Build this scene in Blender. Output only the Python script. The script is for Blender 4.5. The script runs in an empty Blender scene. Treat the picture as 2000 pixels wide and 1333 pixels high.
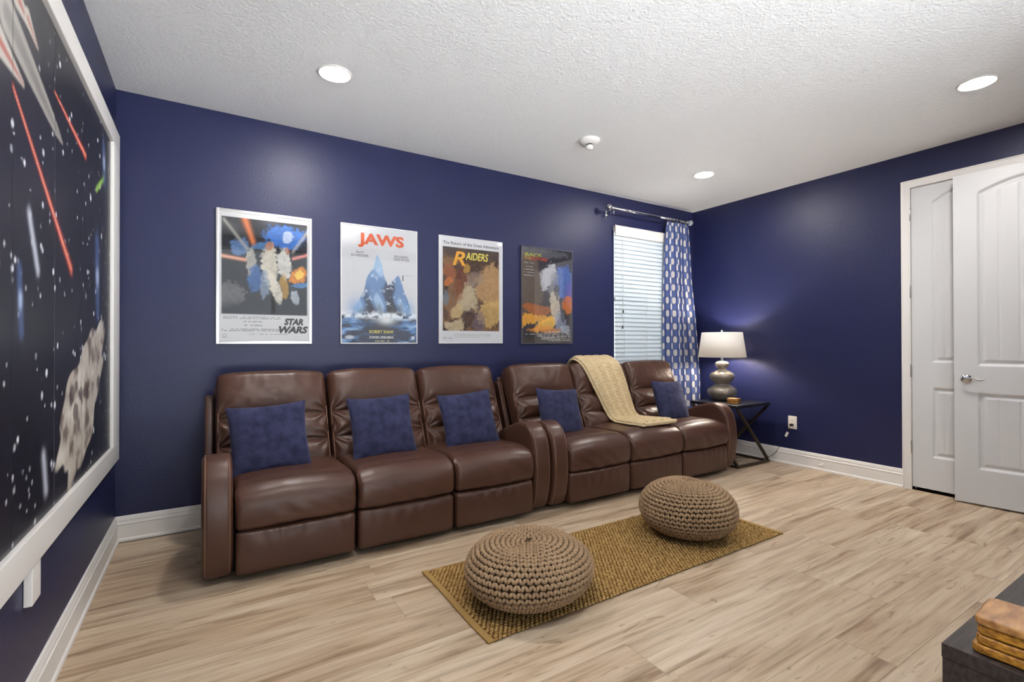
import bpy, math, random
import numpy as np
from mathutils import Vector, Matrix

random.seed(7)
rng = np.random.default_rng(11)
S = bpy.context.scene
COL = S.collection

# ------------------------------------------------------------------ camera
CAM_F, CAM_YAW, CAM_PITCH, CAM_ROLL, CAM_H = 951.95, 1.0148, 0.0056, -0.0022, 1.2
cy_, sy_ = math.cos(CAM_YAW), math.sin(CAM_YAW)
cp_, sp_ = math.cos(CAM_PITCH), math.sin(CAM_PITCH)
Fv = Vector((cy_ * cp_, sy_ * cp_, sp_))
Rv = Vector((sy_, -cy_, 0.0))
Uv = Rv.cross(Fv)
r_ = Rv * math.cos(CAM_ROLL) + Uv * math.sin(CAM_ROLL)
u_ = Uv * math.cos(CAM_ROLL) - Rv * math.sin(CAM_ROLL)
cd = bpy.data.cameras.new('camera')
cd.sensor_width = 36.0
cd.lens = CAM_F / 2000.0 * 36.0
cd.clip_start = 0.02
cam = bpy.data.objects.new('camera', cd)
COL.objects.link(cam)
m3 = Matrix((r_, u_, -Fv)).transposed()
cam.matrix_world = Matrix.Translation((0, 0, CAM_H)) @ m3.to_4x4()
S.camera = cam

# ------------------------------------------------------------------ world, exposure
SKY_STRENGTH = 0.8
SUN_STRENGTH = 43.0
LAMP_STRENGTH = 205.0
BULB_STRENGTH = 460.0
EXPOSURE = 0.7
w = bpy.data.worlds.new('sky')
S.world = w
w.use_nodes = True
w.node_tree.nodes['Background'].inputs[0].default_value = (0.86, 0.94, 1.0, 1)
w.node_tree.nodes['Background'].inputs[1].default_value = SKY_STRENGTH
vs = S.view_settings
vs.view_transform = 'Standard'
vs.look = 'None'
vs.exposure = EXPOSURE
vs.gamma = 1.0
vs.use_curve_mapping = False


sun_data = bpy.data.lights.new('sun', 'SUN')
sun_data.energy = SUN_STRENGTH
sun_data.angle = 0.01
sun_data.color = (0.93, 0.97, 1.0)
sun = bpy.data.objects.new('sun', sun_data)
COL.objects.link(sun)
sun.rotation_euler = Vector((0.30, 0.35, 0.89)).to_track_quat('Z', 'Y').to_euler()


# ------------------------------------------------------------------ colour and materials
def lin(c):
    return tuple(((x / 255.0) / 12.92 if x <= 10.31 else (((x / 255.0) + 0.055) / 1.055) ** 2.4) for x in c)


def lin4(c):
    return lin(c) + (1.0,)


def mat(name, rgb=(200, 200, 200), rough=0.5, metal=0.0, spec=0.5, bump=None, var=None, coat=0.0, emis=None, sheen=0.0, trans=0.0):
    """bump = (scale, strength, detail, distance); var = (scale, second rgb, contrast, stretch)"""
    m = bpy.data.materials.new(name)
    m.use_nodes = True
    nt = m.node_tree
    b = nt.nodes['Principled BSDF']
    b.inputs['Base Color'].default_value = lin4(rgb)
    b.inputs['Roughness'].default_value = rough
    b.inputs['Metallic'].default_value = metal
    b.inputs['Specular IOR Level'].default_value = spec
    b.inputs['Coat Weight'].default_value = coat
    b.inputs['Coat Roughness'].default_value = 0.05
    if sheen:
        b.inputs['Sheen Weight'].default_value = sheen
        b.inputs['Sheen Roughness'].default_value = 0.4
        b.inputs['Sheen Tint'].default_value = (0.75, 0.78, 1.0, 1)
    if trans:
        b.inputs['Transmission Weight'].default_value = trans
    if emis:
        b.inputs['Emission Color'].default_value = lin4(emis[0])
        b.inputs['Emission Strength'].default_value = emis[1]
    if bump or var:
        tc = nt.nodes.new('ShaderNodeTexCoord')
    if var:
        mp = nt.nodes.new('ShaderNodeMapping')
        mp.inputs['Scale'].default_value = var[3] if len(var) > 3 else (1, 1, 1)
        nt.links.new(tc.outputs['Object'], mp.inputs[0])
        n = nt.nodes.new('ShaderNodeTexNoise')
        n.inputs['Scale'].default_value = var[0]
        n.inputs['Detail'].default_value = 5
        nt.links.new(mp.outputs[0], n.inputs['Vector'])
        r = nt.nodes.new('ShaderNodeValToRGB')
        k = var[2]
        r.color_ramp.elements[0].position = 0.5 - k
        r.color_ramp.elements[1].position = 0.5 + k
        r.color_ramp.elements[0].color = lin4(rgb)
        r.color_ramp.elements[1].color = lin4(var[1])
        nt.links.new(n.outputs[0], r.inputs[0])
        nt.links.new(r.outputs[0], b.inputs['Base Color'])
    if bump:
        n2 = nt.nodes.new('ShaderNodeTexNoise')
        n2.inputs['Scale'].default_value = bump[0]
        n2.inputs['Detail'].default_value = bump[2]
        nt.links.new(tc.outputs['Object'], n2.inputs['Vector'])
        bp = nt.nodes.new('ShaderNodeBump')
        bp.inputs['Strength'].default_value = bump[1]
        bp.inputs['Distance'].default_value = bump[3]
        nt.links.new(n2.outputs[0], bp.inputs['Height'])
        nt.links.new(bp.outputs[0], b.inputs['Normal'])
    return m


def mat_print(name, rough=0.4, spec=0.4, transl=0.0):
    m = bpy.data.materials.new(name)
    m.use_nodes = True
    nt = m.node_tree
    b = nt.nodes['Principled BSDF']
    a = nt.nodes.new('ShaderNodeAttribute')
    a.attribute_name = 'Col'
    nt.links.new(a.outputs['Color'], b.inputs['Base Color'])
    b.inputs['Roughness'].default_value = rough
    b.inputs['Specular IOR Level'].default_value = spec
    if transl:
        t = nt.nodes.new('ShaderNodeBsdfTranslucent')
        nt.links.new(a.outputs['Color'], t.inputs['Color'])
        mx = nt.nodes.new('ShaderNodeMixShader')
        mx.inputs[0].default_value = transl
        nt.links.new(b.outputs[0], mx.inputs[1])
        nt.links.new(t.outputs[0], mx.inputs[2])
        nt.links.new(mx.outputs[0], nt.nodes['Material Output'].inputs['Surface'])
    return m


def mat_translucent(name, rgb, f, rough=0.5):
    m = mat(name, rgb, rough)
    nt = m.node_tree
    t = nt.nodes.new('ShaderNodeBsdfTranslucent')
    t.inputs['Color'].default_value = lin4(rgb)
    mx = nt.nodes.new('ShaderNodeMixShader')
    mx.inputs[0].default_value = f
    nt.links.new(nt.nodes['Principled BSDF'].outputs[0], mx.inputs[1])
    nt.links.new(t.outputs[0], mx.inputs[2])
    nt.links.new(mx.outputs[0], nt.nodes['Material Output'].inputs['Surface'])
    return m


def mat_sheet(name, ior=1.45, rough=0.02):
    m = bpy.data.materials.new(name)
    m.use_nodes = True
    nt = m.node_tree
    nt.nodes.remove(nt.nodes['Principled BSDF'])
    tr = nt.nodes.new('ShaderNodeBsdfTransparent')
    gl = nt.nodes.new('ShaderNodeBsdfGlossy')
    gl.inputs['Roughness'].default_value = rough
    fr = nt.nodes.new('ShaderNodeFresnel')
    fr.inputs['IOR'].default_value = ior
    mx = nt.nodes.new('ShaderNodeMixShader')
    nt.links.new(fr.outputs[0], mx.inputs[0])
    nt.links.new(tr.outputs[0], mx.inputs[1])
    nt.links.new(gl.outputs[0], mx.inputs[2])
    nt.links.new(mx.outputs[0], nt.nodes['Material Output'].inputs['Surface'])
    return m


def mat_plank():
    m = bpy.data.materials.new('floor plank vinyl')
    m.use_nodes = True
    nt = m.node_tree
    b = nt.nodes['Principled BSDF']
    geo = nt.nodes.new('ShaderNodeNewGeometry')
    oi = nt.nodes.new('ShaderNodeObjectInfo')
    sc = nt.nodes.new('ShaderNodeVectorMath'); sc.operation = 'SCALE'
    cmb = nt.nodes.new('ShaderNodeCombineXYZ')
    for i in range(3):
        nt.links.new(oi.outputs['Random'], cmb.inputs[i])
    nt.links.new(cmb.outputs[0], sc.inputs[0]); sc.inputs['Scale'].default_value = 37.0
    add = nt.nodes.new('ShaderNodeVectorMath'); add.operation = 'ADD'
    nt.links.new(geo.outputs['Position'], add.inputs[0]); nt.links.new(sc.outputs[0], add.inputs[1])

    def noise(scale, stretch, detail, dist=0.0):
        mp = nt.nodes.new('ShaderNodeMapping'); mp.inputs['Scale'].default_value = stretch
        nt.links.new(add.outputs[0], mp.inputs[0])
        n = nt.nodes.new('ShaderNodeTexNoise')
        n.inputs['Scale'].default_value = scale; n.inputs['Detail'].default_value = detail
        n.inputs['Distortion'].default_value = dist
        nt.links.new(mp.outputs[0], n.inputs['Vector'])
        return n

    def ramp(src, stops):
        r = nt.nodes.new('ShaderNodeValToRGB')
        el = r.color_ramp.elements
        while len(el) < len(stops):
            el.new(0.5)
        for e, (p, c) in zip(el, stops):
            e.position = p; e.color = lin4(c)
        nt.links.new(src, r.inputs[0])
        return r

    def mix(fac, a_, b_, mode='MIX'):
        x = nt.nodes.new('ShaderNodeMix'); x.data_type = 'RGBA'; x.blend_type = mode
        if isinstance(fac, float):
            x.inputs[0].default_value = fac
        else:
            nt.links.new(fac, x.inputs[0])
        nt.links.new(a_, x.inputs[6]); nt.links.new(b_, x.inputs[7])
        return x.outputs[2]

    n1 = noise(1.0, (0.9, 9.0, 1.0), 7, 0.8)          # broad streaks
    c1 = ramp(n1.outputs[0], [(0.30, (128, 102, 78)), (0.41, (170, 145, 118)), (0.52, (202, 182, 156)), (0.70, (216, 199, 176))])
    n2 = noise(2.4, (1.0, 17.0, 1.0), 9, 0.6)         # fine grain
    c2 = ramp(n2.outputs[0], [(0.32, (104, 80, 60)), (0.45, (184, 161, 134)), (0.66, (220, 205, 184))])
    base = mix(0.42, c1.outputs[0], c2.outputs[0])
    n3 = noise(2.6, (1.3, 5.0, 1.0), 6, 2.6)          # knots and swirls
    k = ramp(n3.outputs[0], [(0.63, (0, 0, 0)), (0.70, (255, 255, 255))])
    dark = nt.nodes.new('ShaderNodeRGB'); dark.outputs[0].default_value = lin4((138, 112, 88))
    kk = nt.nodes.new('ShaderNodeMath'); kk.operation = 'MULTIPLY'; kk.inputs[1].default_value = 0.6
    nt.links.new(k.outputs[0], kk.inputs[0])
    base = mix(kk.outputs[0], base, dark.outputs[0])
    tone = ramp(oi.outputs['Random'], [(0.0, (240, 234, 228)), (0.5, (250, 247, 243)), (1.0, (255, 255, 254))])
    base = mix(1.0, base, tone.outputs[0], 'MULTIPLY')
    nt.links.new(base, b.inputs['Base Color'])
    b.inputs['Roughness'].default_value = 0.42
    b.inputs['Specular IOR Level'].default_value = 0.5
    bp = nt.nodes.new('ShaderNodeBump'); bp.inputs['Strength'].default_value = 0.12; bp.inputs['Distance'].default_value = 0.002
    nt.links.new(n2.outputs[0], bp.inputs['Height']); nt.links.new(bp.outputs[0], b.inputs['Normal'])
    return m


M = {}
M['wall'] = mat('navy satin wall paint', (29, 34, 74), 0.42, 0, 0.45, bump=(95, 0.35, 3, 0.004))
M['ceiling'] = mat('white textured ceiling paint', (238, 238, 238), 0.85, 0, 0.2, bump=(64, 0.7, 4, 0.008))
M['white'] = mat('white trim paint', (232, 229, 225), 0.38, 0, 0.5)
M['doorwhite'] = mat('white door paint', (212, 213, 214), 0.4, 0, 0.5)
M['plank'] = mat_plank()
M['subfloor'] = mat('dark plank joint', (118, 98, 78), 0.8)
M['leather'] = mat('brown leather', (74, 48, 38), 0.35, 0, 0.45, bump=(240, 0.18, 3, 0.002), var=(5.0, (84, 56, 44), 0.25))
M['welt'] = mat('brown leather welt', (112, 80, 62), 0.42, 0, 0.5)
M['underside'] = mat('black underside cloth', (22, 18, 17), 0.9)
M['velvet'] = mat('navy velvet', (38, 40, 66), 0.9, 0, 0.2, bump=(130, 0.5, 4, 0.002), var=(16, (58, 60, 90), 0.16), sheen=0.2)
M['throw'] = mat('cream wool knit', (216, 196, 160), 0.9, 0, 0.15, bump=(220, 0.4, 3, 0.002), var=(30, (198, 174, 132), 0.25))
M['yarn'] = mat('taupe cotton yarn', (168, 142, 112), 0.92, 0, 0.12, bump=(260, 0.5, 3, 0.002), var=(9, (150, 124, 98), 0.25))
M['poufcore'] = mat('dark taupe pouf lining', (100, 80, 60), 0.95, 0, 0.1)
M['jute'] = mat('golden jute', (190, 158, 104), 0.95, 0, 0.1, var=(55, (146, 112, 62), 0.18), bump=(200, 0.5, 3, 0.003))
M['juteband'] = mat('plain jute end band', (164, 132, 82), 0.95, 0, 0.1, bump=(150, 0.5, 3, 0.003))
M['jutegap'] = mat('dark jute backing', (98, 72, 38), 0.95, 0, 0.1)
M['stitch'] = mat('dark brown stitching', (58, 38, 31), 0.6)
M['chrome'] = mat('polished nickel', (205, 205, 208), 0.12, 1.0)
M['nickel'] = mat('satin nickel', (176, 172, 168), 0.3, 1.0)
M['silver'] = mat('brushed silver frame', (206, 204, 204), 0.3, 0.85)
M['clearframe'] = mat('pale plastic frame edge', (216, 214, 216), 0.3)
M['darkframe'] = mat('dark grey frame edge', (84, 84, 96), 0.35, 0.3)
M['crystal'] = mat('clear crystal', (240, 244, 250), 0.05, 0, 0.5, trans=0.75)
M['slat'] = mat_translucent('white blind slat', (206, 216, 222), 0.02, 0.5)
M['valance'] = mat('white blind valance', (228, 222, 216), 0.4)
M['cord'] = mat('pale blind cord', (206, 206, 202), 0.8)
M['black'] = mat('black plastic', (22, 22, 24), 0.5)
M['bronze'] = mat('dark bronze metal', (64, 54, 44), 0.45, 0.5, var=(12, (84, 70, 54), 0.2))
M['blacktop'] = mat('black table top', (26, 27, 33), 0.3, 0, 0.5)
M['shade'] = mat_translucent('white linen lampshade', (238, 234, 228), 0.20, 0.9)
M['lampbody'] = mat('pewter glazed ceramic', (122, 114, 106), 0.32, 0.35, var=(16, (150, 142, 132), 0.2), bump=(40, 0.2, 3, 0.003))
M['coaster'] = mat('honey mango wood', (204, 146, 52), 0.35, 0, 0.5, var=(26, (112, 66, 20), 0.16, (1, 3, 6)))
M['coastertop'] = mat('pale mango wood', (196, 146, 90), 0.4, 0, 0.5, var=(18, (132, 84, 40), 0.2, (1, 4, 4)))
M['console'] = mat('dark espresso wood', (42, 36, 34), 0.5, 0, 0.35, var=(9, (70, 61, 57), 0.2, (1.0, 14, 8)), bump=(60, 0.25, 3, 0.002))
M['plate'] = mat('ivory plastic plate', (226, 218, 208), 0.35)
M['lens'] = mat('downlight lens', (255, 255, 255), 0.5, emis=((255, 250, 246), LAMP_STRENGTH))
M['bulb'] = mat('lamp bulb', (255, 255, 255), 0.5, emis=((255, 243, 226), BULB_STRENGTH))
M['sheet'] = mat_sheet('clear acrylic sheet')
M['glass'] = mat_sheet('window glass', 1.3, 0.01)
M['print'] = mat_print('poster print', 0.45)
M['mural'] = mat_print('mural print', 0.36, 0.5)
M['curtain'] = mat_print('printed curtain cloth', 0.85, 0.1, 0.30)
INK = {n: mat('ink ' + n, c, 0.5) for n, c in dict(black=(18, 18, 22), orange=(226, 92, 34), yellow=(232, 214, 96), white=(236, 236, 232), amber=(236, 170, 60), lime=(196, 196, 70), red=(214, 84, 60), grey=(120, 118, 120)).items()}


# ------------------------------------------------------------------ mesh helpers
def mesh_obj(name, verts, faces, m, parent=None, smooth=True, colors=None, link=True):
    me = bpy.data.meshes.new(name)
    verts = np.asarray(verts, dtype=np.float32)
    if isinstance(faces, np.ndarray):
        nf, k = faces.shape
        me.vertices.add(len(verts)); me.vertices.foreach_set('co', verts.ravel())
        me.loops.add(nf * k); me.loops.foreach_set('vertex_index', faces.astype(np.int32).ravel())
        me.polygons.add(nf)
        me.polygons.foreach_set('loop_start', np.arange(0, nf * k, k, dtype=np.int32))
        me.update(calc_edges=True)
        me.validate()
    else:
        me.from_pydata([tuple(map(float, v)) for v in verts], [], faces)
        me.update()
    me.polygons.foreach_set('use_smooth', np.full(len(me.polygons), bool(smooth)))
    if colors is not None:
        ca = me.color_attributes.new('Col', 'FLOAT_COLOR', 'POINT')
        c = np.ones((len(verts), 4), dtype=np.float32); c[:, :3] = colors
        ca.data.foreach_set('color', c.ravel())
    me.materials.append(m)
    o = bpy.data.objects.new(name, me)
    if link:
        COL.objects.link(o)
    if parent is not None:
        o.parent = parent
    return o


def same(name, src, parent, loc=None, rot=None, scale=None):
    """another object that shares the mesh of src"""
    o = bpy.data.objects.new(name, src.data)
    COL.objects.link(o)
    o.parent = parent
    if loc is not None: o.location = loc
    if rot is not None: o.rotation_euler = rot
    if scale is not None: o.scale = scale
    return o


def tag(o, label, cat, group=None):
    o['label'] = label; o['category'] = cat
    if group: o['group'] = group
    return o


def struct(o, label=None):
    o['kind'] = 'structure'
    if label: o['label'] = label
    return o


def thing(name, label, cat, loc=(0, 0, 0), rz=0.0, group=None):
    o = bpy.data.objects.new(name, None)
    o.empty_display_size = 0.1
    COL.objects.link(o)
    o.location = loc; o.rotation_euler = (0, 0, rz)
    return tag(o, label, cat, group)


def grid_faces(nu, nv, wrap_u=False, wrap_v=False, off=0):
    iu = np.arange(nu if wrap_u else nu - 1); iv = np.arange(nv if wrap_v else nv - 1)
    I, J = np.meshgrid(iu, iv, indexing='ij')
    a = I * nv + J; b = ((I + 1) % nu) * nv + J
    c = ((I + 1) % nu) * nv + (J + 1) % nv; d = I * nv + (J + 1) % nv
    return np.stack([a, b, c, d], -1).reshape(-1, 4) + off


def rbox(sx, sy, sz, r, n=(2, 2, 2), rs=3, deform=None):
    """box centred on the origin with rounded edges; n = inner divisions, rs = divisions of the rounding"""
    h = np.array([sx, sy, sz]) / 2.0
    r = min(r, h.min() * 0.999)
    axes = []
    for k in range(3):
        inner = np.linspace(-h[k] + r, h[k] - r, n[k] + 1)
        t = np.tan(np.linspace(0, math.pi / 4, rs + 1))[1:] * r      # even arcs on the rounding
        ax = np.concatenate([(-h[k] + r - t)[::-1], inner, h[k] - r + t])
        axes.append(ax)
    idx = {}
    verts = []; faces = []

    def vid(i, j, k):
        key = (i, j, k)
        if key not in idx:
            idx[key] = len(verts)
            verts.append((axes[0][i], axes[1][j], axes[2][k]))
        return idx[key]
    N = [len(a) - 1 for a in axes]
    for i in range(N[0]):
        for j in range(N[1]):
            faces.append([vid(i, j, 0), vid(i, j + 1, 0), vid(i + 1, j + 1, 0), vid(i + 1, j, 0)])
            faces.append([vid(i, j, N[2]), vid(i + 1, j, N[2]), vid(i + 1, j + 1, N[2]), vid(i, j + 1, N[2])])
    for i in range(N[0]):
        for k in range(N[2]):
            faces.append([vid(i, 0, k), vid(i + 1, 0, k), vid(i + 1, 0, k + 1), vid(i, 0, k + 1)])
            faces.append([vid(i, N[1], k), vid(i, N[1], k + 1), vid(i + 1, N[1], k + 1), vid(i + 1, N[1], k)])
    for j in range(N[1]):
        for k in range(N[2]):
            faces.append([vid(0, j, k), vid(0, j, k + 1), vid(0, j + 1, k + 1), vid(0, j + 1, k)])
            faces.append([vid(N[0], j, k), vid(N[0], j + 1, k), vid(N[0], j + 1, k + 1), vid(N[0], j, k + 1)])
    V = np.array(verts)
    inner = np.clip(V, -h + r, h - r)
    d = V - inner
    L = np.linalg.norm(d, axis=1, keepdims=True)
    V = np.where(L > 1e-9, inner + d / np.maximum(L, 1e-9) * r, V)
    if deform is not None:
        V = deform(V)
    return V, np.array(faces)


def box_at(name, x0, x1, y0, y1, z0, z1, m, parent=None, r=0.003, rs=2, n=(1, 1, 1)):
    V, Fc = rbox(x1 - x0, y1 - y0, z1 - z0, r, n, rs)
    V = V + np.array([(x0 + x1) / 2, (y0 + y1) / 2, (z0 + z1) / 2])
    return mesh_obj(name, V, Fc, m, parent)


def plain_box(x0, x1, y0, y1, z0, z1):
    V = np.array([(x, y, z) for x in (x0, x1) for y in (y0, y1) for z in (z0, z1)], float)
    Fc = np.array([(0, 1, 3, 2), (4, 6, 7, 5), (0, 4, 5, 1), (2, 3, 7, 6), (0, 2, 6, 4), (1, 5, 7, 3)])
    return V, Fc


def join(parts):
    Vs, Fs, o = [], [], 0
    for V, Fc in parts:
        Vs.append(V); Fs.append(np.asarray(Fc) + o); o += len(V)
    return np.concatenate(Vs), np.concatenate(Fs)


def tube(pts, r, sides=8, closed=False):
    P = np.asarray(pts, float)
    n = len(P)
    if closed:
        T = np.roll(P, -1, 0) - np.roll(P, 1, 0)
    else:
        T = np.gradient(P, axis=0)
    T /= np.maximum(np.linalg.norm(T, axis=1, keepdims=True), 1e-9)
    ref = np.array([0, 0, 1.0]) if abs(T[0] @ np.array([0, 0, 1.0])) < 0.9 else np.array([1.0, 0, 0])
    A = np.zeros_like(P); a = np.cross(T[0], ref); a /= np.linalg.norm(a)
    for i in range(n):
        a = a - T[i] * (a @ T[i]); a /= max(np.linalg.norm(a), 1e-9); A[i] = a
    B = np.cross(T, A)
    ph = np.linspace(0, 2 * math.pi, sides, endpoint=False)
    rr = np.broadcast_to(np.asarray(r, float), (n,))
    V = P[:, None, :] + rr[:, None, None] * (np.cos(ph)[None, :, None] * A[:, None, :] + np.sin(ph)[None, :, None] * B[:, None, :])
    V = V.reshape(-1, 3)
    Fc = grid_faces(n, sides, closed, True)
    if not closed:
        c0, c1 = len(V), len(V) + 1
        V = np.concatenate([V, P[:1], P[-1:]])
        k = np.arange(sides); k2 = (k + 1) % sides
        f0 = np.stack([np.full(sides, c0), k, k2, k2], -1)
        base = (n - 1) * sides
        f1 = np.stack([np.full(sides, c1), base + k2, base + k, base + k], -1)
        tri = [list(map(int, q[:3])) for q in np.concatenate([f0, f1])]
        return V, [list(map(int, q)) for q in Fc] + tri
    return V, [list(map(int, q)) for q in Fc]


def join_l(parts):
    Vs, Fs, o = [], [], 0
    for V, Fc in parts:
        Vs.append(np.asarray(V, float)); Fs += [[int(i) + o for i in f] for f in Fc]; o += len(V)
    return np.concatenate(Vs), Fs


def lathe(profile, segs=48, center=(0, 0, 0)):
    pr = np.asarray(profile, float)
    th = np.linspace(0, 2 * math.pi, segs, endpoint=False)
    V = np.stack([pr[:, None, 0] * np.cos(th), pr[:, None, 0] * np.sin(th), np.broadcast_to(pr[:, None, 1], (len(pr), segs))], -1).reshape(-1, 3)
    return V + np.array(center), grid_faces(len(pr), segs, False, True)[:, ::-1]


def extrude(poly, axis, a0, a1):
    """closed 2-D outline pushed along an axis; axis x: (y,z); axis y: (x,z); axis z: (x,y)"""
    n = len(poly)
    def P(a, p):
        return {'x': (a, p[0], p[1]), 'y': (p[0], a, p[1]), 'z': (p[0], p[1], a)}[axis]
    V = [P(a0, p) for p in poly] + [P(a1, p) for p in poly]
    Fc = [[i, (i + 1) % n, n + (i + 1) % n, n + i] for i in range(n)]
    Fc += [list(range(n))[::-1], list(range(n, 2 * n))]
    return np.array(V, float), Fc


def smooth_path(pts, n):
    """Catmull-Rom through the points"""
    P = np.asarray(pts, float)
    P = np.concatenate([2 * P[:1] - P[1:2], P, 2 * P[-1:] - P[-2:-1]])
    m = len(P) - 3
    t = np.linspace(0, m - 1e-9, n)
    i = t.astype(int); f = (t - i)[:, None]
    a, b, c, d = P[i], P[i + 1], P[i + 2], P[i + 3]
    return 0.5 * ((2 * b) + (-a + c) * f + (2 * a - 5 * b + 4 * c - d) * f ** 2 + (-a + 3 * b - 3 * c + d) * f ** 3)


def soft_extrude(poly, x0, x1, r, steps=5):
    """outline in (y,z) given counter-clockwise, extruded along x with rounded edges"""
    P = np.asarray(poly, float)
    T = np.roll(P, -1, 0) - np.roll(P, 1, 0)
    T /= np.linalg.norm(T, axis=1, keepdims=True)
    Nrm = np.stack([T[:, 1], -T[:, 0]], -1)
    rings = []
    for a in np.linspace(math.pi / 2, 0, steps + 1):
        rings.append((x0 + r * (1 - math.sin(math.pi / 2 - a + 0) if False else 1 - math.cos(math.pi / 2 - a)), r * (1 - math.sin(math.pi / 2 - a))))
    # ring: (x, inset)
    left = [(x0 + r - r * math.cos(a), r - r * math.sin(a)) for a in np.linspace(0, math.pi / 2, steps + 1)]
    right = [(x1 - (x - x0), d) for x, d in left[::-1]]
    V = []
    for x, d in left + right:
        q = P - Nrm * d
        V.append(np.concatenate([np.full((len(P), 1), x), q], 1))
    n = len(P); k = len(V)
    V = np.concatenate(V)
    Fc = [list(map(int, f)) for f in grid_faces(k, n, False, True)]
    Fc = [f[::-1] for f in Fc]
    Fc.append(list(range(n))[::-1] if False else list(range(n)))
    Fc.append(list(range((k - 1) * n, k * n))[::-1])
    return V, Fc


def fix_normals(o):
    import bmesh
    bm = bmesh.new(); bm.from_mesh(o.data)
    bmesh.ops.recalc_face_normals(bm, faces=bm.faces[:])
    bm.to_mesh(o.data); bm.free()
    return o


def vnoise(x, y, seed=0):
    """smooth value noise on arrays"""
    g = np.random.default_rng(seed).random((64, 64))
    xi = np.floor(x).astype(int); yi = np.floor(y).astype(int)
    fx = x - xi; fy = y - yi
    fx = fx * fx * (3 - 2 * fx); fy = fy * fy * (3 - 2 * fy)
    a = g[xi % 64, yi % 64]; b = g[(xi + 1) % 64, yi % 64]; c = g[xi % 64, (yi + 1) % 64]; d = g[(xi + 1) % 64, (yi + 1) % 64]
    return (a * (1 - fx) + b * fx) * (1 - fy) + (c * (1 - fx) + d * fx) * fy


def fbm(x, y, seed=0, oct=4):
    s = 0; a = 0.5
    for k in range(oct):
        s = s + a * vnoise(x * 2 ** k, y * 2 ** k, seed + k); a *= 0.5
    return s / (1 - 0.5 ** oct)


def text_mesh(body, name, m, parent, fit, shear=0.0, bold=0.0, align='FIT'):
    """lettering that fills fit = (x0, x1, z0, z1) at depth y; faces -Y; fit in parent coordinates: (x0,x1,z0,z1,y)"""
    cu = bpy.data.curves.new(name, 'FONT')
    cu.body = body; cu.shear = shear; cu.offset = bold; cu.resolution_u = 3
    t = bpy.data.objects.new(name, cu); COL.objects.link(t)
    dg = bpy.context.evaluated_depsgraph_get()
    me = bpy.data.meshes.new_from_object(t.evaluated_get(dg))
    bpy.data.objects.remove(t)
    n = len(me.vertices)
    co = np.zeros(n * 3, np.float32); me.vertices.foreach_get('co', co); co = co.reshape(-1, 3)
    x0, x1, z0, z1, y = fit
    mn, mx = co.min(0), co.max(0)
    out = np.zeros_like(co)
    out[:, 0] = x0 + (co[:, 0] - mn[0]) / (mx[0] - mn[0]) * (x1 - x0)
    out[:, 2] = z0 + (co[:, 1] - mn[1]) / (mx[1] - mn[1]) * (z1 - z0)
    out[:, 1] = y
    me.vertices.foreach_set('co', out.ravel())
    me.name = name
    me.materials.clear(); me.materials.append(m)
    me.update()
    o = bpy.data.objects.new(name, me); COL.objects.link(o); o.parent = parent
    return o


# ------------------------------------------------------------------ room shell
XL, XR, YB, YF, HC = -0.484, 4.898, 3.79, -0.45, 2.758
WX0, WX1, WZ0, WZ1 = 3.62, 4.50, 0.93, 2.44     # window opening
T = 0.14

# floor with individual planks
floor = struct(mesh_obj('floor', *plain_box(XL - T, XR + T, YF - T, YB + T, -0.06, -0.008), M['subfloor'], smooth=False))
PW, PL = 0.212, 1.22
row0 = 2.695 + 5 * PW
shared = {}
nrow = int((row0 - YF) / PW) + 2
offs = {4: 0.53 - 1.22, 5: 0.737 - 1.22, 7: 0.735 - 1.22, 8: 1.10 - 1.22, 9: 1.43 - 1.22, 10: 3.14 - 2.44, 11: 2.63 - 2.44}
for i in range(nrow):
    y1 = row0 - i * PW; y0 = y1 - PW
    y1c, y0c = min(y1, YB), max(y0, YF)
    if y1c - y0c < 0.01: continue
    x = offs.get(i, XL - random.random() * PL)
    while x > XL: x -= PL
    while x < XR:
        a, b = max(x, XL), min(x + PL, XR)
        if b - a > 0.01:
            key = (round(b - a, 3), round(y1c - y0c, 3))
            if key not in shared:
                V, Fc = rbox(b - a - 0.0006, y1c - y0c - 0.0006, 0.008, 0.0008, (1, 1, 1), 1)
                shared[key] = mesh_obj('plank', V, Fc, M['plank'], floor, smooth=False)
                o = shared[key]
            else:
                o = same('plank', shared[key], floor)
            o.location = ((a + b) / 2, (y0c + y1c) / 2, -0.004)
        x += PL

struct(mesh_obj('ceiling', *plain_box(XL - T, XR + T, YF - T, YB + T, HC, HC + 0.1), M['ceiling'], smooth=False))
struct(mesh_obj('wall_left', *plain_box(XL - T, XL, YF - T, YB + T, 0, HC), M['wall'], smooth=False))
struct(mesh_obj('ground', *plain_box(-8, 14, -16, YF - T - 0.01, -0.25, -0.10), mat('pale patio concrete', (204, 204, 204), 0.9), smooth=False))  # unseen slab added outside to bounce sunlight up onto the ceiling
# front wall, behind the viewer: wide glazed opening added to bring in daylight
GX0, GX1, GZ1 = -0.36, 3.15, 2.60
struct(mesh_obj('wall_front', *join([plain_box(XL, GX0, YF - T, YF, 0, HC), plain_box(GX1, XR, YF - T, YF, 0, HC), plain_box(GX0, GX1, YF - T, YF, GZ1, HC)]), M['wall'], smooth=False))
gw = (GX1 - GX0) / 3
bars = [(GX0, GX1, GZ1 - 0.05, GZ1), (GX0, GX1, 0, 0.06)] + [(GX0 + gw * k - 0.03, GX0 + gw * k + 0.03, 0.06, GZ1 - 0.05) for k in (1, 2)] + [(GX0, GX0 + 0.05, 0.06, GZ1 - 0.05), (GX1 - 0.05, GX1, 0.06, GZ1 - 0.05)]
pd = struct(mesh_obj('window_2', *join([plain_box(a, b, YF - 0.09, YF - 0.04, c, d) for a, b, c, d in bars]), M['white'], smooth=False))
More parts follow.
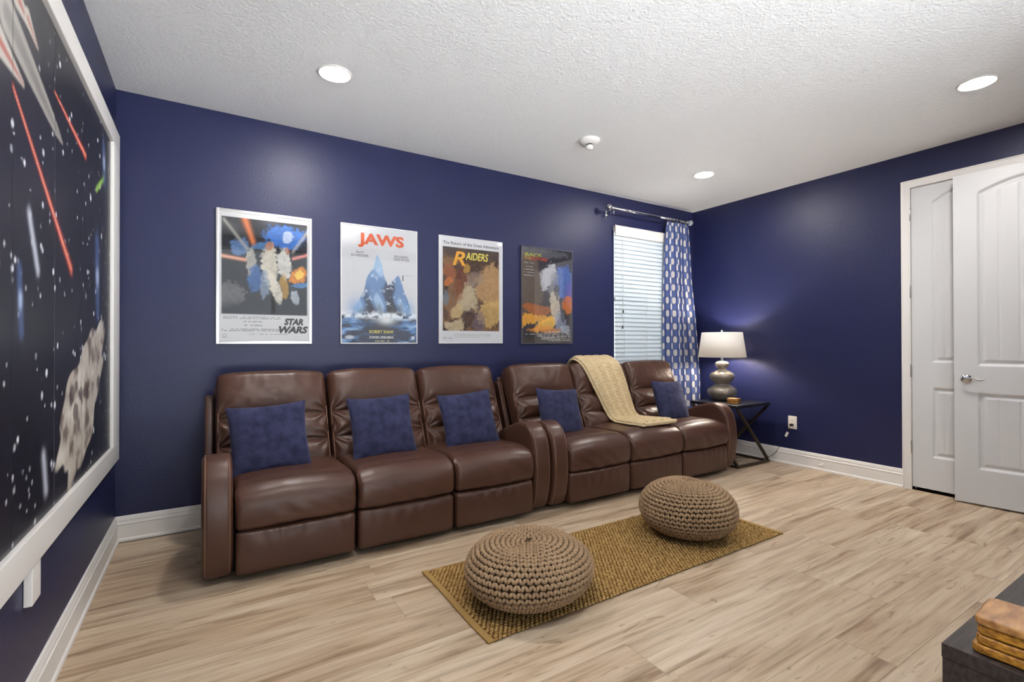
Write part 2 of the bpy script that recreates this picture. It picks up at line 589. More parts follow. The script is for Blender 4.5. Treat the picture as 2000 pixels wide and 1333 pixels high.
for k in range(3):
    mesh_obj('pane', *plain_box(GX0 + gw * k + 0.03, GX0 + gw * (k + 1) - 0.03, YF - 0.067, YF - 0.063, 0.06, GZ1 - 0.05), M['glass'], pd, smooth=False)
struct(mesh_obj('wall_back', *join([plain_box(XL, WX0, YB, YB + T, 0, HC), plain_box(WX1, XR, YB, YB + T, 0, HC),
                                    plain_box(WX0, WX1, YB, YB + T, 0, WZ0), plain_box(WX0, WX1, YB, YB + T, WZ1, HC)]), M['wall'], smooth=False))
# right wall with a doorway for the first door
DY0, DY1, DZ = 1.03, 1.668, 2.472
struct(mesh_obj('wall_right', *join([plain_box(XR, XR + T, YF - T, DY0, 0, HC), plain_box(XR, XR + T, DY1, YB + T, 0, HC),
                                     plain_box(XR, XR + T, DY0, DY1, DZ, HC)]), M['wall'], smooth=False))

struct(mesh_obj('wall_hall', *plain_box(XR + T, XR + T + 0.05, DY0 - 0.1, DY1 + 0.1, -0.06, DZ + 0.1), M['wall'], smooth=False))  # unseen box added behind the door to stop outside light leaking in

# baseboards
BP = [(0, 0), (.022, 0), (.022, .010), (.020, .016), (.014, .021), (.013, .100), (.0155, .104), (.0155, .109), (.012, .113),
      (.0105, .126), (.0125, .130), (.0105, .134), (.007, .149), (.003, .153), (0, .153)]


def baseboard(name, p0, p1, inward):
    """p0 -> p1 along the wall, inward = unit normal into the room"""
    V = []
    for p in (p0, p1):
        for d, z in BP:
            V.append((p[0] + inward[0] * d, p[1] + inward[1] * d, z))
    n = len(BP)
    Fc = [[i, (i + 1) % n, n + (i + 1) % n, n + i] for i in range(n)] + [list(range(n)), list(range(n, 2 * n))[::-1]]
    return struct(fix_normals(mesh_obj(name, V, Fc, M['white'], smooth=False)))


baseboard('baseboard_back', (XL, YB), (XR, YB), (0, -1))
baseboard('baseboard_left', (XL, YF), (XL, YB), (1, 0))
baseboard('baseboard_right', (XR, YB), (XR, 1.727), (-1, 0))

# door casings
CP = [(0, 0), (.016, 0), (.017, .006), (.013, .012), (.012, .050), (.014, .054), (.014, .058), (.010, .062), (0, .062)]


def casing_side(y_in, sgn, ztop, parent, name):
    V, n = [], len(CP)
    for k, z in enumerate((0.0, ztop)):
        for d, t in CP:
            V.append((XR - d, y_in + sgn * (0.062 - t), z + (0 if k == 0 else (0.062 - t))))
    Fc = [[i, (i + 1) % n, n + (i + 1) % n, n + i] for i in range(n)] + [list(range(n)), list(range(n, 2 * n))[::-1]]
    return fix_normals(mesh_obj(name, V, Fc, M['white'], parent, smooth=False))


def casing_top(y0, y1, z, parent, name):
    V, n = [], len(CP)
    for k, (y, s) in enumerate(((y0, -1), (y1, 1))):
        for d, t in CP:
            V.append((XR - d, y + s * (0.062 - t), z + 0.062 - t))
    Fc = [[i, (i + 1) % n, n + (i + 1) % n, n + i] for i in range(n)] + [list(range(n)), list(range(n, 2 * n))[::-1]]
    return fix_normals(mesh_obj(name, V, Fc, M['white'], parent, smooth=False))


tr = struct(mesh_obj('trim_1', *join([plain_box(XR + 0.0, XR + T, DY1, DY1 + 0.002, 0, DZ), plain_box(XR + 0.045, XR + 0.06, DY1 - 0.012, DY1, 0, DZ),
                                      plain_box(XR, XR + T, DY0 - 0.002, DY0, 0, DZ), plain_box(XR, XR + T, DY0, DY1, DZ - 0.002, DZ)]), M['white'], smooth=False))
casing_side(DY1, 1, DZ, tr, 'side_casing')
casing_side(DY0, -1, DZ, tr, 'side_casing')
casing_top(DY0, DY1, DZ, tr, 'head_casing')
# second door's casing (its doorway lies out of the picture, towards the viewer)
tr2 = struct(mesh_obj('trim_2', *plain_box(XR - 0.004, XR, 0.44, 0.455, 0, DZ), M['white'], smooth=False))
casing_side(0.44, 1, DZ, tr2, 'side_casing')


def door_leaf(name, wd, ht, parent_loc, rz, stile=0.130, mirror=False):
    """moulded two-panel door; local: u along +x from the free edge, face towards -y"""
    st = 0.006
    u = np.linspace(0, wd, int(wd / st)); z = np.linspace(0, ht, int(ht / st))
    Ug, Zg = np.meshgrid(u, z, indexing='ij')
    c = wd / 2; hw = wd / 2 - stile
    d = np.zeros_like(Ug)
    for z0, z1, arch in ((0.255, 0.815, 0.0), (1.015, 2.293, 0.085)):
        top = z1 + arch * (1 - np.clip((Ug - c) / hw, -1, 1) ** 2)
        sd = np.minimum(np.minimum(Ug - stile, wd - stile - Ug), np.minimum(Zg - z0, (top - Zg) * (0.93 if arch else 1)))
        ins = sd > 0
        s1 = np.clip(sd / 0.016, 0, 1); s2 = np.clip((sd - 0.022) / 0.024, 0, 1)
        p = -0.013 * (s1 * s1 * (3 - 2 * s1)) + 0.008 * (s2 * s2 * (3 - 2 * s2))
        g = np.abs(((Ug - c) / 0.105 + 0.5) % 1.0 - 0.5) * 0.105
        gr = -0.0045 * np.clip(1 - g / 0.007, 0, 1) * (sd > 0.05)
        d = np.where(ins, p + gr, d)
    V = np.stack([Ug, -d, Zg], -1).reshape(-1, 3)
    Fc = grid_faces(len(u), len(z))
    fv, ff = V, Fc
    th = 0.036
    # back and edges
    n0 = len(fv)
    bv = np.array([(0, th, 0), (wd, th, 0), (wd, th, ht), (0, th, ht), (0, 0, 0), (wd, 0, 0), (wd, 0, ht), (0, 0, ht)], float)
    bf = np.array([(0, 1, 2, 3), (0, 4, 5, 1), (3, 2, 6, 7), (0, 3, 7, 4), (1, 5, 6, 2)]) + n0
    root = mesh_obj(name, np.concatenate([fv, bv]), np.concatenate([ff, bf]), M['doorwhite'])
    # keep the moulding smooth but the slab edges crisp
    sm = np.ones(len(root.data.polygons), bool); sm[-5:] = False
    root.data.polygons.foreach_set('use_smooth', sm)
    root.location = parent_loc; root.rotation_euler = (0, 0, rz)
    return struct(root)


# local +x must run towards -Y (away from the back wall), face -y must look to -X: rotate by -90 deg
d1 = door_leaf('door_1', DY1 - DY0 - 0.006, 2.437, (XR - 0.004, DY1 - 0.003, 0.028), -math.pi / 2)
for hz in (2.253, 1.621, 0.973, 0.35):
    V, Fc = lathe([(0.0001, -0.052), (0.004, -0.052), (0.0058, -0.048), (0.0058, 0.048), (0.004, 0.052), (0.0001, 0.052)], 12)
    o = mesh_obj('hinge', V, Fc, M['nickel'], d1)
    o.location = (-0.004, -0.006, hz - 0.028)
ang = math.atan2(0.107, 0.905)
d2 = door_leaf('door_2', 0.912, 2.445, (4.783, 1.367, 0.014), -math.pi / 2 + ang)
# lever handle
V, Fc = lathe([(0.0001, 0.016), (0.012, 0.016), (0.020, 0.013), (0.030, 0.008), (0.033, 0.003), (0.033, 0.0), (0.0001, 0.0)], 32)
V = V[:, [0, 2, 1]] * np.array([1, -1, 1])
lev = smooth_path([(0, -0.010, 0), (0, -0.04, 0), (0.010, -0.052, 0.001), (0.035, -0.055, 0.006), (0.062, -0.054, 0.0), (0.085, -0.053, -0.004), (0.105, -0.05, 0.004)], 40)
rad = np.interp(np.linspace(0, 1, 40), [0, .25, .4, .7, 0.9, 1], [.011, .010, .0085, .0065, .0085, .006])
h = fix_normals(mesh_obj('handle', *join_l([(V, Fc.tolist()), tube(lev, rad, 12)]), M['chrome'], d2))
h.location = (0.068, 0, 0.919)
h['label'] = 'polished nickel lever handle'
V, Fc = rbox(0.004, 0.024, 0.056, 0.001, (1, 1, 1), 1)
o = mesh_obj('latch_plate', V, Fc, M['nickel'], d2, smooth=False); o.location = (-0.0005, 0.018, 0.919)

# ------------------------------------------------------------------ window
win = struct(mesh_obj('window_1', *join([plain_box(WX0, WX0 + 0.04, YB + 0.075, YB + 0.12, WZ0, WZ1), plain_box(WX1 - 0.04, WX1, YB + 0.075, YB + 0.12, WZ0, WZ1),
                                         plain_box(WX0, WX1, YB + 0.075, YB + 0.12, WZ0, WZ0 + 0.04), plain_box(WX0, WX1, YB + 0.075, YB + 0.12, WZ1 - 0.04, WZ1)]), M['white'], smooth=False))
box_at('meeting_rail', WX0 + 0.04, WX1 - 0.04, YB + 0.08, YB + 0.115, 1.655, 1.70, M['white'], win)
for a, b in ((WZ0 + 0.04, 1.655), (1.70, WZ1 - 0.04)):
    mesh_obj('pane', *plain_box(WX0 + 0.04, WX1 - 0.04, YB + 0.096, YB + 0.1, a, b), M['glass'], win, smooth=False)
box_at('window_sill', WX0, WX1, YB + 0.0, YB + 0.075, WZ0 + 0.001, WZ0 + 0.02, M['white'], win)

bl = thing('window_blind', 'closed white slatted blind over the window behind the sofa', 'window blind', (WX0, YB, WZ0))
BX0, BX1 = WX0 - 0.012, WX1 + 0.012
BY = YB - 0.030
V, Fc = extrude([(BY - 0.012, 2.335), (BY - 0.016, 2.34), (BY - 0.016, 2.43), (BY - 0.010, 2.44), (BY - 0.003, 2.445), (BY - 0.003, 2.335)], 'x', BX0 - 0.004, BX1 + 0.004)
o = fix_normals(mesh_obj('valance', V - np.array([WX0, YB, WZ0]), Fc, M['valance'], bl, smooth=False))
V, Fc = rbox(BX1 - BX0, 0.040, 0.045, 0.002, (1, 1, 1), 1)
o = mesh_obj('headrail', V, Fc, M['valance'], bl, smooth=False); o.location = ((BX0 + BX1) / 2 - WX0, BY - YB + 0.008, 2.41 - WZ0)
# slat: slightly crowned, tilted nearly shut
prof = [(-0.025, 0.0), (-0.0125, 0.0022), (0.0, 0.003), (0.0125, 0.0022), (0.025, 0.0), (0.025, 0.0028), (0.0125, 0.005), (0.0, 0.0058), (-0.0125, 0.005), (-0.025, 0.0028)]
sl0 = None
zt = 2.318
k = 0
while zt > WZ0 + 0.06:
    if sl0 is None:
        V, Fc = extrude(prof, 'x', -(BX1 - BX0) / 2, (BX1 - BX0) / 2)
        sl0 = fix_normals(mesh_obj('slat', V, Fc, M['slat'], bl, smooth=False)); o = sl0
    else:
        o = same('slat', sl0, bl)
    o.location = ((BX0 + BX1) / 2 - WX0, BY - YB + 0.004, zt - WZ0)
    o.rotation_euler = (math.radians(66 + (random.random() - 0.5) * 3), 0, 0)
    zt -= 0.0455; k += 1
V, Fc = rbox(BX1 - BX0, 0.05, 0.02, 0.004, (1, 1, 1), 2)
o = mesh_obj('bottom_rail', V, Fc, M['valance'], bl); o.location = ((BX0 + BX1) / 2 - WX0, BY - YB, 0.03)
for cx in (0.10, 0.44, 0.78):
    V, Fc = tube([(cx, BY - YB - 0.020, 1.40), (cx, BY - YB - 0.020, 0.04)], 0.0012, 5)
    mesh_obj('ladder_cord', V, Fc, M['cord'], bl)
for cx, zb in ((0.075, 1.555), (0.068, 1.39)):
    V, Fc = tube([(cx, BY - YB - 0.028, 2.38 - WZ0), (cx, BY - YB - 0.028, zb - WZ0)], 0.0012, 5)
    o = mesh_obj('lift_cord', V, Fc, M['cord'], bl)
    V, Fc = lathe([(0.0002, 0), (0.007, 0.002), (0.008, 0.018), (0.004, 0.034), (0.0002, 0.036)], 10)
    q = mesh_obj('cord_tassel', V, Fc, M['black'], o); q.location = (cx, BY - YB - 0.028, zb - WZ0 - 0.036)

# ------------------------------------------------------------------ mural on the left wall
def soft(d, w):
    return np.clip(0.5 - d / w, 0, 1)


def seg_dist(y, z, a, b):
    a = np.array(a); b = np.array(b); ab = b - a
    t = np.clip(((y - a[0]) * ab[0] + (z - a[1]) * ab[1]) / (ab @ ab), 0, 1)
    return np.hypot(y - a[0] - t * ab[0], z - a[1] - t * ab[1]), t


def blend(c, rgb, a):
    a = np.clip(a, 0, 1)[..., None]
    return c * (1 - a) + np.array(lin(rgb)) * a


star_rng = np.random.default_rng(5)
STARS = [(star_rng.uniform(0.4, 3.6), star_rng.uniform(0.62, 2.34), abs(star_rng.normal(0, 1)) * 0.0035 + 0.0035, star_rng.uniform(0.4, 1)) for _ in range(420)]
STARS += [(star_rng.uniform(0.4, 3.6), star_rng.uniform(0.62, 2.34), star_rng.uniform(0.009, 0.014), 1.0) for _ in range(46)]


def paint_mural(y, z):
    c = np.zeros(y.shape + (3,)) + np.array(lin((20, 21, 32)))
    n = fbm(y * 2.2 + 9, z * 2.2, 3)
    c = blend(c, (44, 42, 54), np.clip((n - 0.45) * 1.6, 0, 0.6))
    for sy, sz, sr, sb in STARS:
        m_ = (np.abs(y - sy) < 0.04) & (np.abs(z - sz) < 0.04)
        if m_.any():
            dd = np.hypot(y[m_] - sy, z[m_] - sz)
            c[m_] = blend(c[m_], (236, 240, 250), sb * soft(dd - sr, 0.007))
    # hazy far nebula smudges
    for a, b, r0 in (((2.04, 1.60), (2.13, 1.44), 0.020), ((2.20, 0.83), (2.23, 0.71), 0.022)):
        d, t = seg_dist(y, z, a, b)
        c = blend(c, (214, 220, 236), 0.8 * np.exp(-(d / r0) ** 2))
    # slender grey rocket, a generic stand-in
    d, t = seg_dist(y, z, (1.84, 2.10), (2.43, 1.955))
    rr = 0.062 * np.sqrt(np.clip(1 - t, 0.01, 1))
    c = blend(c, (168, 164, 158), soft(d - rr, 0.012))
    c = blend(c, (112, 108, 104), soft(d - rr * 0.45, 0.02) * 0.7)
    for a, b, r0 in (((1.78, 2.0), (1.98, 1.97), 0.045), ((1.92, 2.20), (2.06, 2.17), 0.04), ((2.02, 2.19), (2.12, 2.15), 0.03)):
        d, t = seg_dist(y, z, a, b)
        c = blend(c, (196, 190, 182), soft(d - r0 * (1 - 0.8 * t), 0.01))
        c = blend(c, (176, 96, 82), soft(d - 0.3 * r0 * (1 - 0.8 * t), 0.012))
    # red light streaks and a green one
    for a, b, r0 in (((1.89, 1.925), (2.575, 1.50), 0.017), ((2.32, 2.10), (2.835, 2.04), 0.012)):
        d, t = seg_dist(y, z, a, b)
        r1 = r0 * (0.35 + 0.65 * t)
        c = blend(c, (196, 66, 46), np.clip(1.3 * np.exp(-(d / (r1 * 1.25)) ** 2), 0, 1))
        c = blend(c, (246, 168, 142), np.exp(-(d / (r1 * 0.5)) ** 2))
    d, t = seg_dist(y, z, (3.08, 1.955), (3.29, 2.075))
    c = blend(c, (150, 196, 84), np.exp(-(d / 0.014) ** 2))
    # small blue comets
    for a, b, r0 in (((1.95, 1.42), (1.97, 1.24), 0.022), ((3.10, 1.70), (3.12, 1.36), 0.045), ((3.27, 2.24), (3.29, 2.06), 0.035)):
        d, t = seg_dist(y, z, a, b)
        c = blend(c, (76, 98, 150), 0.75 * np.exp(-(d / r0) ** 2))
        d, t = seg_dist(y, z, ((a[0] + b[0]) / 2, (a[1] + b[1]) / 2 + 0.01), ((a[0] + b[0]) / 2, (a[1] + b[1]) / 2 - 0.01))
        c = blend(c, (172, 190, 226), np.exp(-(d / (r0 * 0.8)) ** 2))
    # pale cratered rock, a generic stand-in
    yc, zc = 2.83, 0.975
    ca, sa = math.cos(-0.55), math.sin(-0.55)
    p = ((y - yc) * ca - (z - zc) * sa) / 0.50; q = ((y - yc) * sa + (z - zc) * ca) / 0.215
    an = np.arctan2(q, p)
    edge = 1 + 0.10 * np.sin(3 * an + 1) + 0.07 * np.sin(7 * an) + 0.05 * np.sin(13 * an + 2)
    rad = np.hypot(p, q) / edge
    tex = fbm(y * 14, z * 14, 21)
    rock = np.zeros_like(c) + np.array(lin((198, 190, 178)))
    rock = blend(rock, (126, 112, 104), np.clip((tex - 0.52) * 5, 0, 1))
    rock = blend(rock, (226, 220, 210), np.clip((0.42 - tex) * 5, 0, 1))
    cr = np.random.default_rng(8)
    for _ in range(16):
        a, r1 = cr.uniform(0, 6.28), cr.uniform(0, 0.8)
        hy, hz, hr = yc + math.cos(a) * r1 * 0.42, zc + math.sin(a) * r1 * 0.17, cr.uniform(0.012, 0.04)
        rock = blend(rock, (88, 74, 70), 0.75 * soft(np.hypot((y - hy) * 0.8, z - hz) - hr, 0.01))
    a_ = soft(rad - 1, 0.05)[..., None]
    c = c * (1 - a_) + rock * a_
    return c


MY0, MY1, MZ0, MZ1 = 0.45, 3.475, 0.628, 2.33
mu = thing('space_mural', 'large framed starry space mural filling the left wall', 'mural', (XL, 2.0, 0.0))
seams = [0.45, 0.57, 1.01, 1.45, 1.889, 2.329, 2.769, 3.21, 3.475]
for a, b in zip(seams[:-1], seams[1:]):
    st = 0.007 if b > 1.5 else 0.02
    ys = np.linspace(a + 0.0012, b - 0.0012, max(3, int((b - a) / st))); zs = np.linspace(MZ0, MZ1, int((MZ1 - MZ0) / st))
    Yg, Zg = np.meshgrid(ys, zs, indexing='ij')
    V = np.stack([np.full(Yg.shape, 0.017), Yg - 2.0, Zg], -1).reshape(-1, 3)
    Fc = grid_faces(len(ys), len(zs))
    cc = paint_mural(Yg, Zg).reshape(-1, 3)
    n0 = len(V); ny, nz = len(ys), len(zs)
    cor = [0, (ny - 1) * nz, ny * nz - 1, nz - 1]
    Vb = V[cor].copy(); Vb[:, 0] = 0.0015
    Vf = V[cor].copy()
    bf = []
    for i in range(4):
        j = (i + 1) % 4
        bf.append((n0 + 4 + i, n0 + 4 + j, n0 + j, n0 + i))
    Fc = np.concatenate([Fc, np.array(bf)])
    mesh_obj('mural_panel', np.concatenate([V, Vb, Vf]), Fc, M['mural'], mu, smooth=False,
             colors=np.concatenate([cc, cc[cor], cc[cor]]))
box_at('backing_board', 0.0005, 0.0085, MY0 - 0.02 - 2.0, MY1 + 0.05 - 2.0, MZ0 - 0.05, MZ1 + 0.05, M['black'], mu)


def frame_bar(name, y0, y1, z0, z1, d=0.032):
    return box_at(name, 0.001, d, y0 - 2.0, y1 - 2.0, z0, z1, M['white'], mu, r=0.003)


frame_bar('frame_rail', 0.33, 3.688, 0.522, 0.626)
frame_bar('frame_rail', 0.33, 3.688, 2.335, 2.440)
frame_bar('frame_stile', 3.478, 3.688, 0.6265, 2.3345)
frame_bar('frame_stile', 0.33, 0.447, 0.6265, 2.3345)
sb = box_at('support_block', XL + 0.001, XL + 0.022, 2.062, 2.150, 0.392, 0.520, M['white'], None, r=0.002)
tag(sb, 'short white wooden block under the mural frame on the left wall', 'wood block')

# ------------------------------------------------------------------ posters
def rect_mask(u, v, u0, u1, v0, v1, s=0.004):
    return soft(np.maximum(np.maximum(u0 - u, u - u1), np.maximum(v0 - v, v - v1)), s)


def blob(u, v, cu, cv, ru, rv, rot=0.0):
    c, s = math.cos(rot), math.sin(rot)
    p = ((u - cu) * c + (v - cv) * s) / ru; q = (-(u - cu) * s + (v - cv) * c) / rv
    return np.exp(-(p * p + q * q))


def lens_(u, v, cu, cv, ru, rv, rot=0.0, s=0.25):
    c, sn = math.cos(rot), math.sin(rot)
    p = ((u - cu) * c + (v - cv) * sn) / ru; q = (-(u - cu) * sn + (v - cv) * c) / rv
    return soft(np.hypot(p, q) - 1, s)


def stroke(w1, w2, u, v, cu, cv, ru, rv, rot=0.0):
    """brushed patch: firm edge, broken up by a fine brush grain"""
    g = blob(w1, w2, cu, cv, ru * 1.15, rv * 1.15, rot)
    n = fbm(u * 34 + cu * 50, v * 52 + cv * 50, 151, 4) - 0.5
    return np.clip((g - 0.34 + 0.42 * n) * 6, 0, 1) * (0.82 + 0.5 * n)


def smudge_lines(c, u, v, u0, u1, rows, h, rgb, seed, a=0.7):
    """rows of print too small to read"""
    for i, vv in enumerate(rows):
        n = vnoise(u * 90, np.full_like(u, i * 3.7 + seed), seed) > 0.33
        c = blend(c, rgb, a * n * rect_mask(u, v, u0, u1, vv - h / 2, vv + h / 2, 0.002))
    return c


# in the painters u runs 0..1 left to right and v 0..1 bottom to top
def paint_one(u, v):
    """white sheet, dark picture of soft coloured lights"""
    c = np.zeros(u.shape + (3,)) + np.array(lin((224, 222, 222)))
    p = np.zeros_like(c) + np.array(lin((26, 28, 38)))
    w1, w2 = u + 0.10 * fbm(u * 5, v * 5, 61), v + 0.07 * fbm(u * 5, v * 5, 71)
    p = blend(p, (92, 92, 96), 0.8 * np.clip(1.6 * (fbm(w1 * 5, w2 * 14, 81) - 0.42), 0, 1) * np.clip((v - 0.72) * 6, 0, 1))
    for b_ in ((0.72, 0.84, 0.22, 0.09, 0.0, (62, 128, 216), 1.0), (0.74, 0.85, 0.07, 0.045, 0.3, (206, 216, 232), .9), (0.22, 0.74, 0.10, 0.07, 0.0, (96, 132, 182), .95),
               (0.86, 0.555, 0.10, 0.06, 0.2, (242, 152, 40), 1.0), (0.86, 0.56, 0.05, 0.03, 0.2, (252, 220, 96), .9), (0.12, 0.36, 0.16, 0.10, 0.0, (122, 120, 122), .8),
               (0.55, 0.60, 0.08, 0.15, 0.05, (232, 222, 204), .95), (0.70, 0.64, 0.06, 0.11, 0.1, (240, 234, 224), .9), (0.34, 0.62, 0.05, 0.10, -0.2, (206, 200, 188), .8),
               (0.38, 0.50, 0.07, 0.09, -0.3, (66, 112, 176), .9), (0.60, 0.43, 0.05, 0.12, 0.35, (236, 228, 212), .9), (0.48, 0.45, 0.045, 0.09, -.2, (150, 166, 190), .8),
               (0.70, 0.45, 0.045, 0.09, 0.1, (196, 150, 52), .9), (0.83, 0.37, 0.05, 0.05, 0.0, (206, 214, 226), .85), (0.45, 0.75, 0.09, 0.03, .1, (90, 150, 210), .7),
               (0.53, 0.76, 0.035, 0.03, 0, (206, 132, 62), .85), (0.72, 0.73, 0.03, 0.025, 0, (176, 98, 62), .85), (0.92, 0.47, 0.12, 0.02, 0.0, (86, 146, 206), .8)):
        p = blend(p, b_[5], b_[6] * stroke(w1 - 0.05, w2 - 0.035, u, v, *b_[:5]))
    d, t = seg_dist(u, v, (0.02, 0.655), (0.28, 0.635)); p = blend(p, (244, 180, 150), np.exp(-(d / 0.013) ** 2))
    d, t = seg_dist(u, v, (0.80, 0.672), (0.98, 0.715)); p = blend(p, (240, 150, 140), np.exp(-(d / 0.012) ** 2))
    d, t = seg_dist(u, v, (0.27, 0.96), (0.36, 0.78)); p = blend(p, (232, 132, 74), np.exp(-(d / (0.035 - 0.01 * t)) ** 2))
    for a, b in (((0.06, 0.93), (0.30, 0.72)), ((0.97, 0.90), (0.80, 0.73))):
        d, t = seg_dist(u, v, a, b); p = blend(p, (196, 190, 180), 0.7 * np.exp(-(d / 0.015) ** 2))
    p = blend(p, (30, 32, 46), 0.85 * np.clip((0.335 - v) * 14 + 1.0 * (fbm(u * 9, v * 9, 91) - .5), 0, 1))
    m_ = rect_mask(u, v, 0.035, 0.965, 0.215, 0.955)[..., None]
    c = c * (1 - m_) + p * m_
    c = smudge_lines(c, u, v, 0.05, 0.66, (0.195, 0.183), 0.006, (120, 118, 122), 3)
    c = smudge_lines(c, u, v, 0.26, 0.46, (0.158, 0.130), 0.009, (120, 118, 122), 4)
    c = smudge_lines(c, u, v, 0.04, 0.66, (0.100, 0.088), 0.009, (124, 122, 126), 5)
    c = smudge_lines(c, u, v, 0.32, 0.74, (0.062,), 0.006, (130, 128, 132), 6)
    c = blend(c, (60, 60, 64), 0.5 * rect_mask(u, v, 0.045, 0.085, 0.035, 0.062, 0.002) * (1 - rect_mask(u, v, 0.052, 0.078, 0.041, 0.056, 0.002)))
    return c


def paint_two(u, v):
    """pale sky over ragged blue ice peaks in a dark sea"""
    c = np.zeros(u.shape + (3,)) + np.array(lin((216, 214, 216)))
    n = fbm(u * 9, v * 9, 31); n2 = fbm(u * 22, v * 40, 37)
    x = u - 0.52
    # ragged skyline of two ice peaks, the right one lower
    sky = np.interp(u, [0.10, 0.18, 0.27, 0.33, 0.40, 0.455, 0.50, 0.545, 0.60, 0.66, 0.74, 0.82, 0.90, 0.95],
                    [0.20, 0.33, 0.42, 0.57, 0.64, 0.76, 0.72, 0.60, 0.50, 0.545, 0.60, 0.47, 0.33, 0.20]) + 0.05 * (n - 0.5)
    ice = np.zeros_like(c) + np.array(lin((112, 142, 186)))
    fac = vnoise(u * 7 + v * 5, v * 3 - u * 4, 33)
    ice = blend(ice, (172, 198, 224), np.clip((fac - 0.55) * 9, 0, 0.9))
    ice = blend(ice, (56, 66, 98), np.clip((0.42 - fac) * 9, 0, 0.9))
    ice = blend(ice, (46, 38, 44), 0.9 * np.clip((0.34 - fac) * 9, 0, 1) * (v < 0.5))
    ice = blend(ice, (206, 220, 236), np.clip((n2 - 0.62) * 6, 0, 0.8))
    ice = blend(ice, (50, 42, 48), 0.85 * np.clip((0.33 - v) * 12 + 2 * (n - .5), 0, 1))
    a_ = soft(v - sky, 0.012)
    c = c * (1 - a_[..., None]) + ice * a_[..., None]
    c = blend(c, (122, 164, 212), 0.75 * blob(u, v, 0.18, 0.28, 0.10, 0.10) + 0.7 * blob(u, v, 0.88, 0.28, 0.08, 0.09))
    sea = np.zeros_like(c) + np.array(lin((34, 42, 72)))
    wv = fbm(u * 6, v * 34, 41)
    sea = blend(sea, (84, 132, 190), np.clip((wv - 0.48) * 7, 0, 1) * np.clip(np.abs(x) * 2.6, 0.08, 1))
    sea = blend(sea, (160, 194, 226), np.clip((wv - 0.64) * 8, 0, 0.8) * np.clip(np.abs(x) * 2.2, 0.05, 1))
    sea = blend(sea, (44, 30, 40), 0.6 * blob(u, v, 0.5, 0.12, 0.22, 0.06))
    line = 0.235 + 0.03 * (n - .5)
    c = c * (1 - soft(v - line, 0.02)[..., None]) + sea * soft(v - line, 0.02)[..., None]
    foam = np.exp(-((v - 0.235 - 0.02 * (n2 - .5)) / 0.028) ** 2) * np.clip((n2 - 0.30) * 3.2, 0, 1)
    c = blend(c, (236, 240, 244), np.clip(foam * 1.2, 0, 1))
    c = blend(c, (238, 240, 242), 0.9 * blob(u, v, 0.58, 0.20, 0.11, 0.035))
    c = smudge_lines(c, u, v, 0.83, 0.98, (0.600,), 0.006, (120, 120, 124), 9)
    c = smudge_lines(c, u, v, 0.41, 0.62, (0.018,), 0.010, (226, 210, 110), 10)
    c = blend(c, (214, 222, 232), 0.8 * lens_(u, v, 0.105, 0.05, 0.055, 0.016, 0, .5))
    c = blend(c, (222, 226, 232), 0.85 * rect_mask(u, v, 0.925, 0.965, 0.03, 0.06, 0.004))
    c = blend(c, (60, 60, 66), 0.8 * rect_mask(u, v, 0.795, 0.812, 0.55, 0.60, 0.003))
    return c


def paint_three(u, v):
    """white sheet with a warm brown collage of soft shapes"""
    c = np.zeros(u.shape + (3,)) + np.array(lin((222, 220, 222)))
    w1, w2 = u + 0.16 * (fbm(u * 6, v * 6, 101) - .5), v + 0.12 * (fbm(u * 6, v * 6, 111) - .5)
    p = np.zeros_like(c) + np.array(lin((92, 68, 54)))
    t = fbm(w1 * 10, w2 * 10, 121)
    p = blend(p, (146, 108, 74), np.clip((t - 0.45) * 4, 0, .8))
    p = blend(p, (48, 36, 40), np.clip((0.42 - t) * 5, 0, .8))
    for b_ in ((0.82, 0.55, 0.22, 0.20, 0.0, (196, 156, 110), .9), (0.80, 0.28, 0.2, 0.12, 0.2, (212, 176, 112), .85), (0.45, 0.42, 0.14, 0.13, 0.4, (206, 190, 160), .8),
               (0.30, 0.30, 0.10, 0.06, 0.0, (206, 180, 132), .9), (0.24, 0.17, 0.15, 0.05, 0.1, (216, 196, 160), .8), (0.15, 0.68, 0.08, 0.06, 0.0, (170, 98, 60), .8),
               (0.33, 0.62, 0.09, 0.08, 0.0, (108, 50, 40), .8), (0.42, 0.70, 0.06, 0.05, 0.5, (196, 150, 66), .8), (0.55, 0.60, 0.10, 0.07, 0.0, (140, 124, 116), .7),
               (0.12, 0.58, 0.06, 0.05, 0, (216, 124, 60), .8), (0.10, 0.42, 0.05, 0.05, 0, (118, 142, 158), .7), (0.45, 0.22, 0.10, 0.08, 0, (50, 36, 36), .8), (0.62, 0.20, 0.07, 0.10, .2, (120, 104, 118), .7),
               (0.5, 0.86, 0.5, 0.05, 0.0, (74, 64, 66), .8), (0.30, 0.50, 0.06, 0.10, .4, (150, 92, 56), .7)):
        p = blend(p, b_[5], b_[6] * stroke(w1, w2, u, v, *b_[:5]))
    m_ = rect_mask(u, v, 0.05, 0.95, 0.115, 0.905)[..., None]
    c = c * (1 - m_) + p * m_
    c = smudge_lines(c, u, v, 0.22, 0.8, (0.083, 0.070, 0.055), 0.006, (150, 148, 152), 13)
    c = smudge_lines(c, u, v, 0.05, 0.2, (0.05, 0.04), 0.006, (150, 148, 152), 15)
    return c


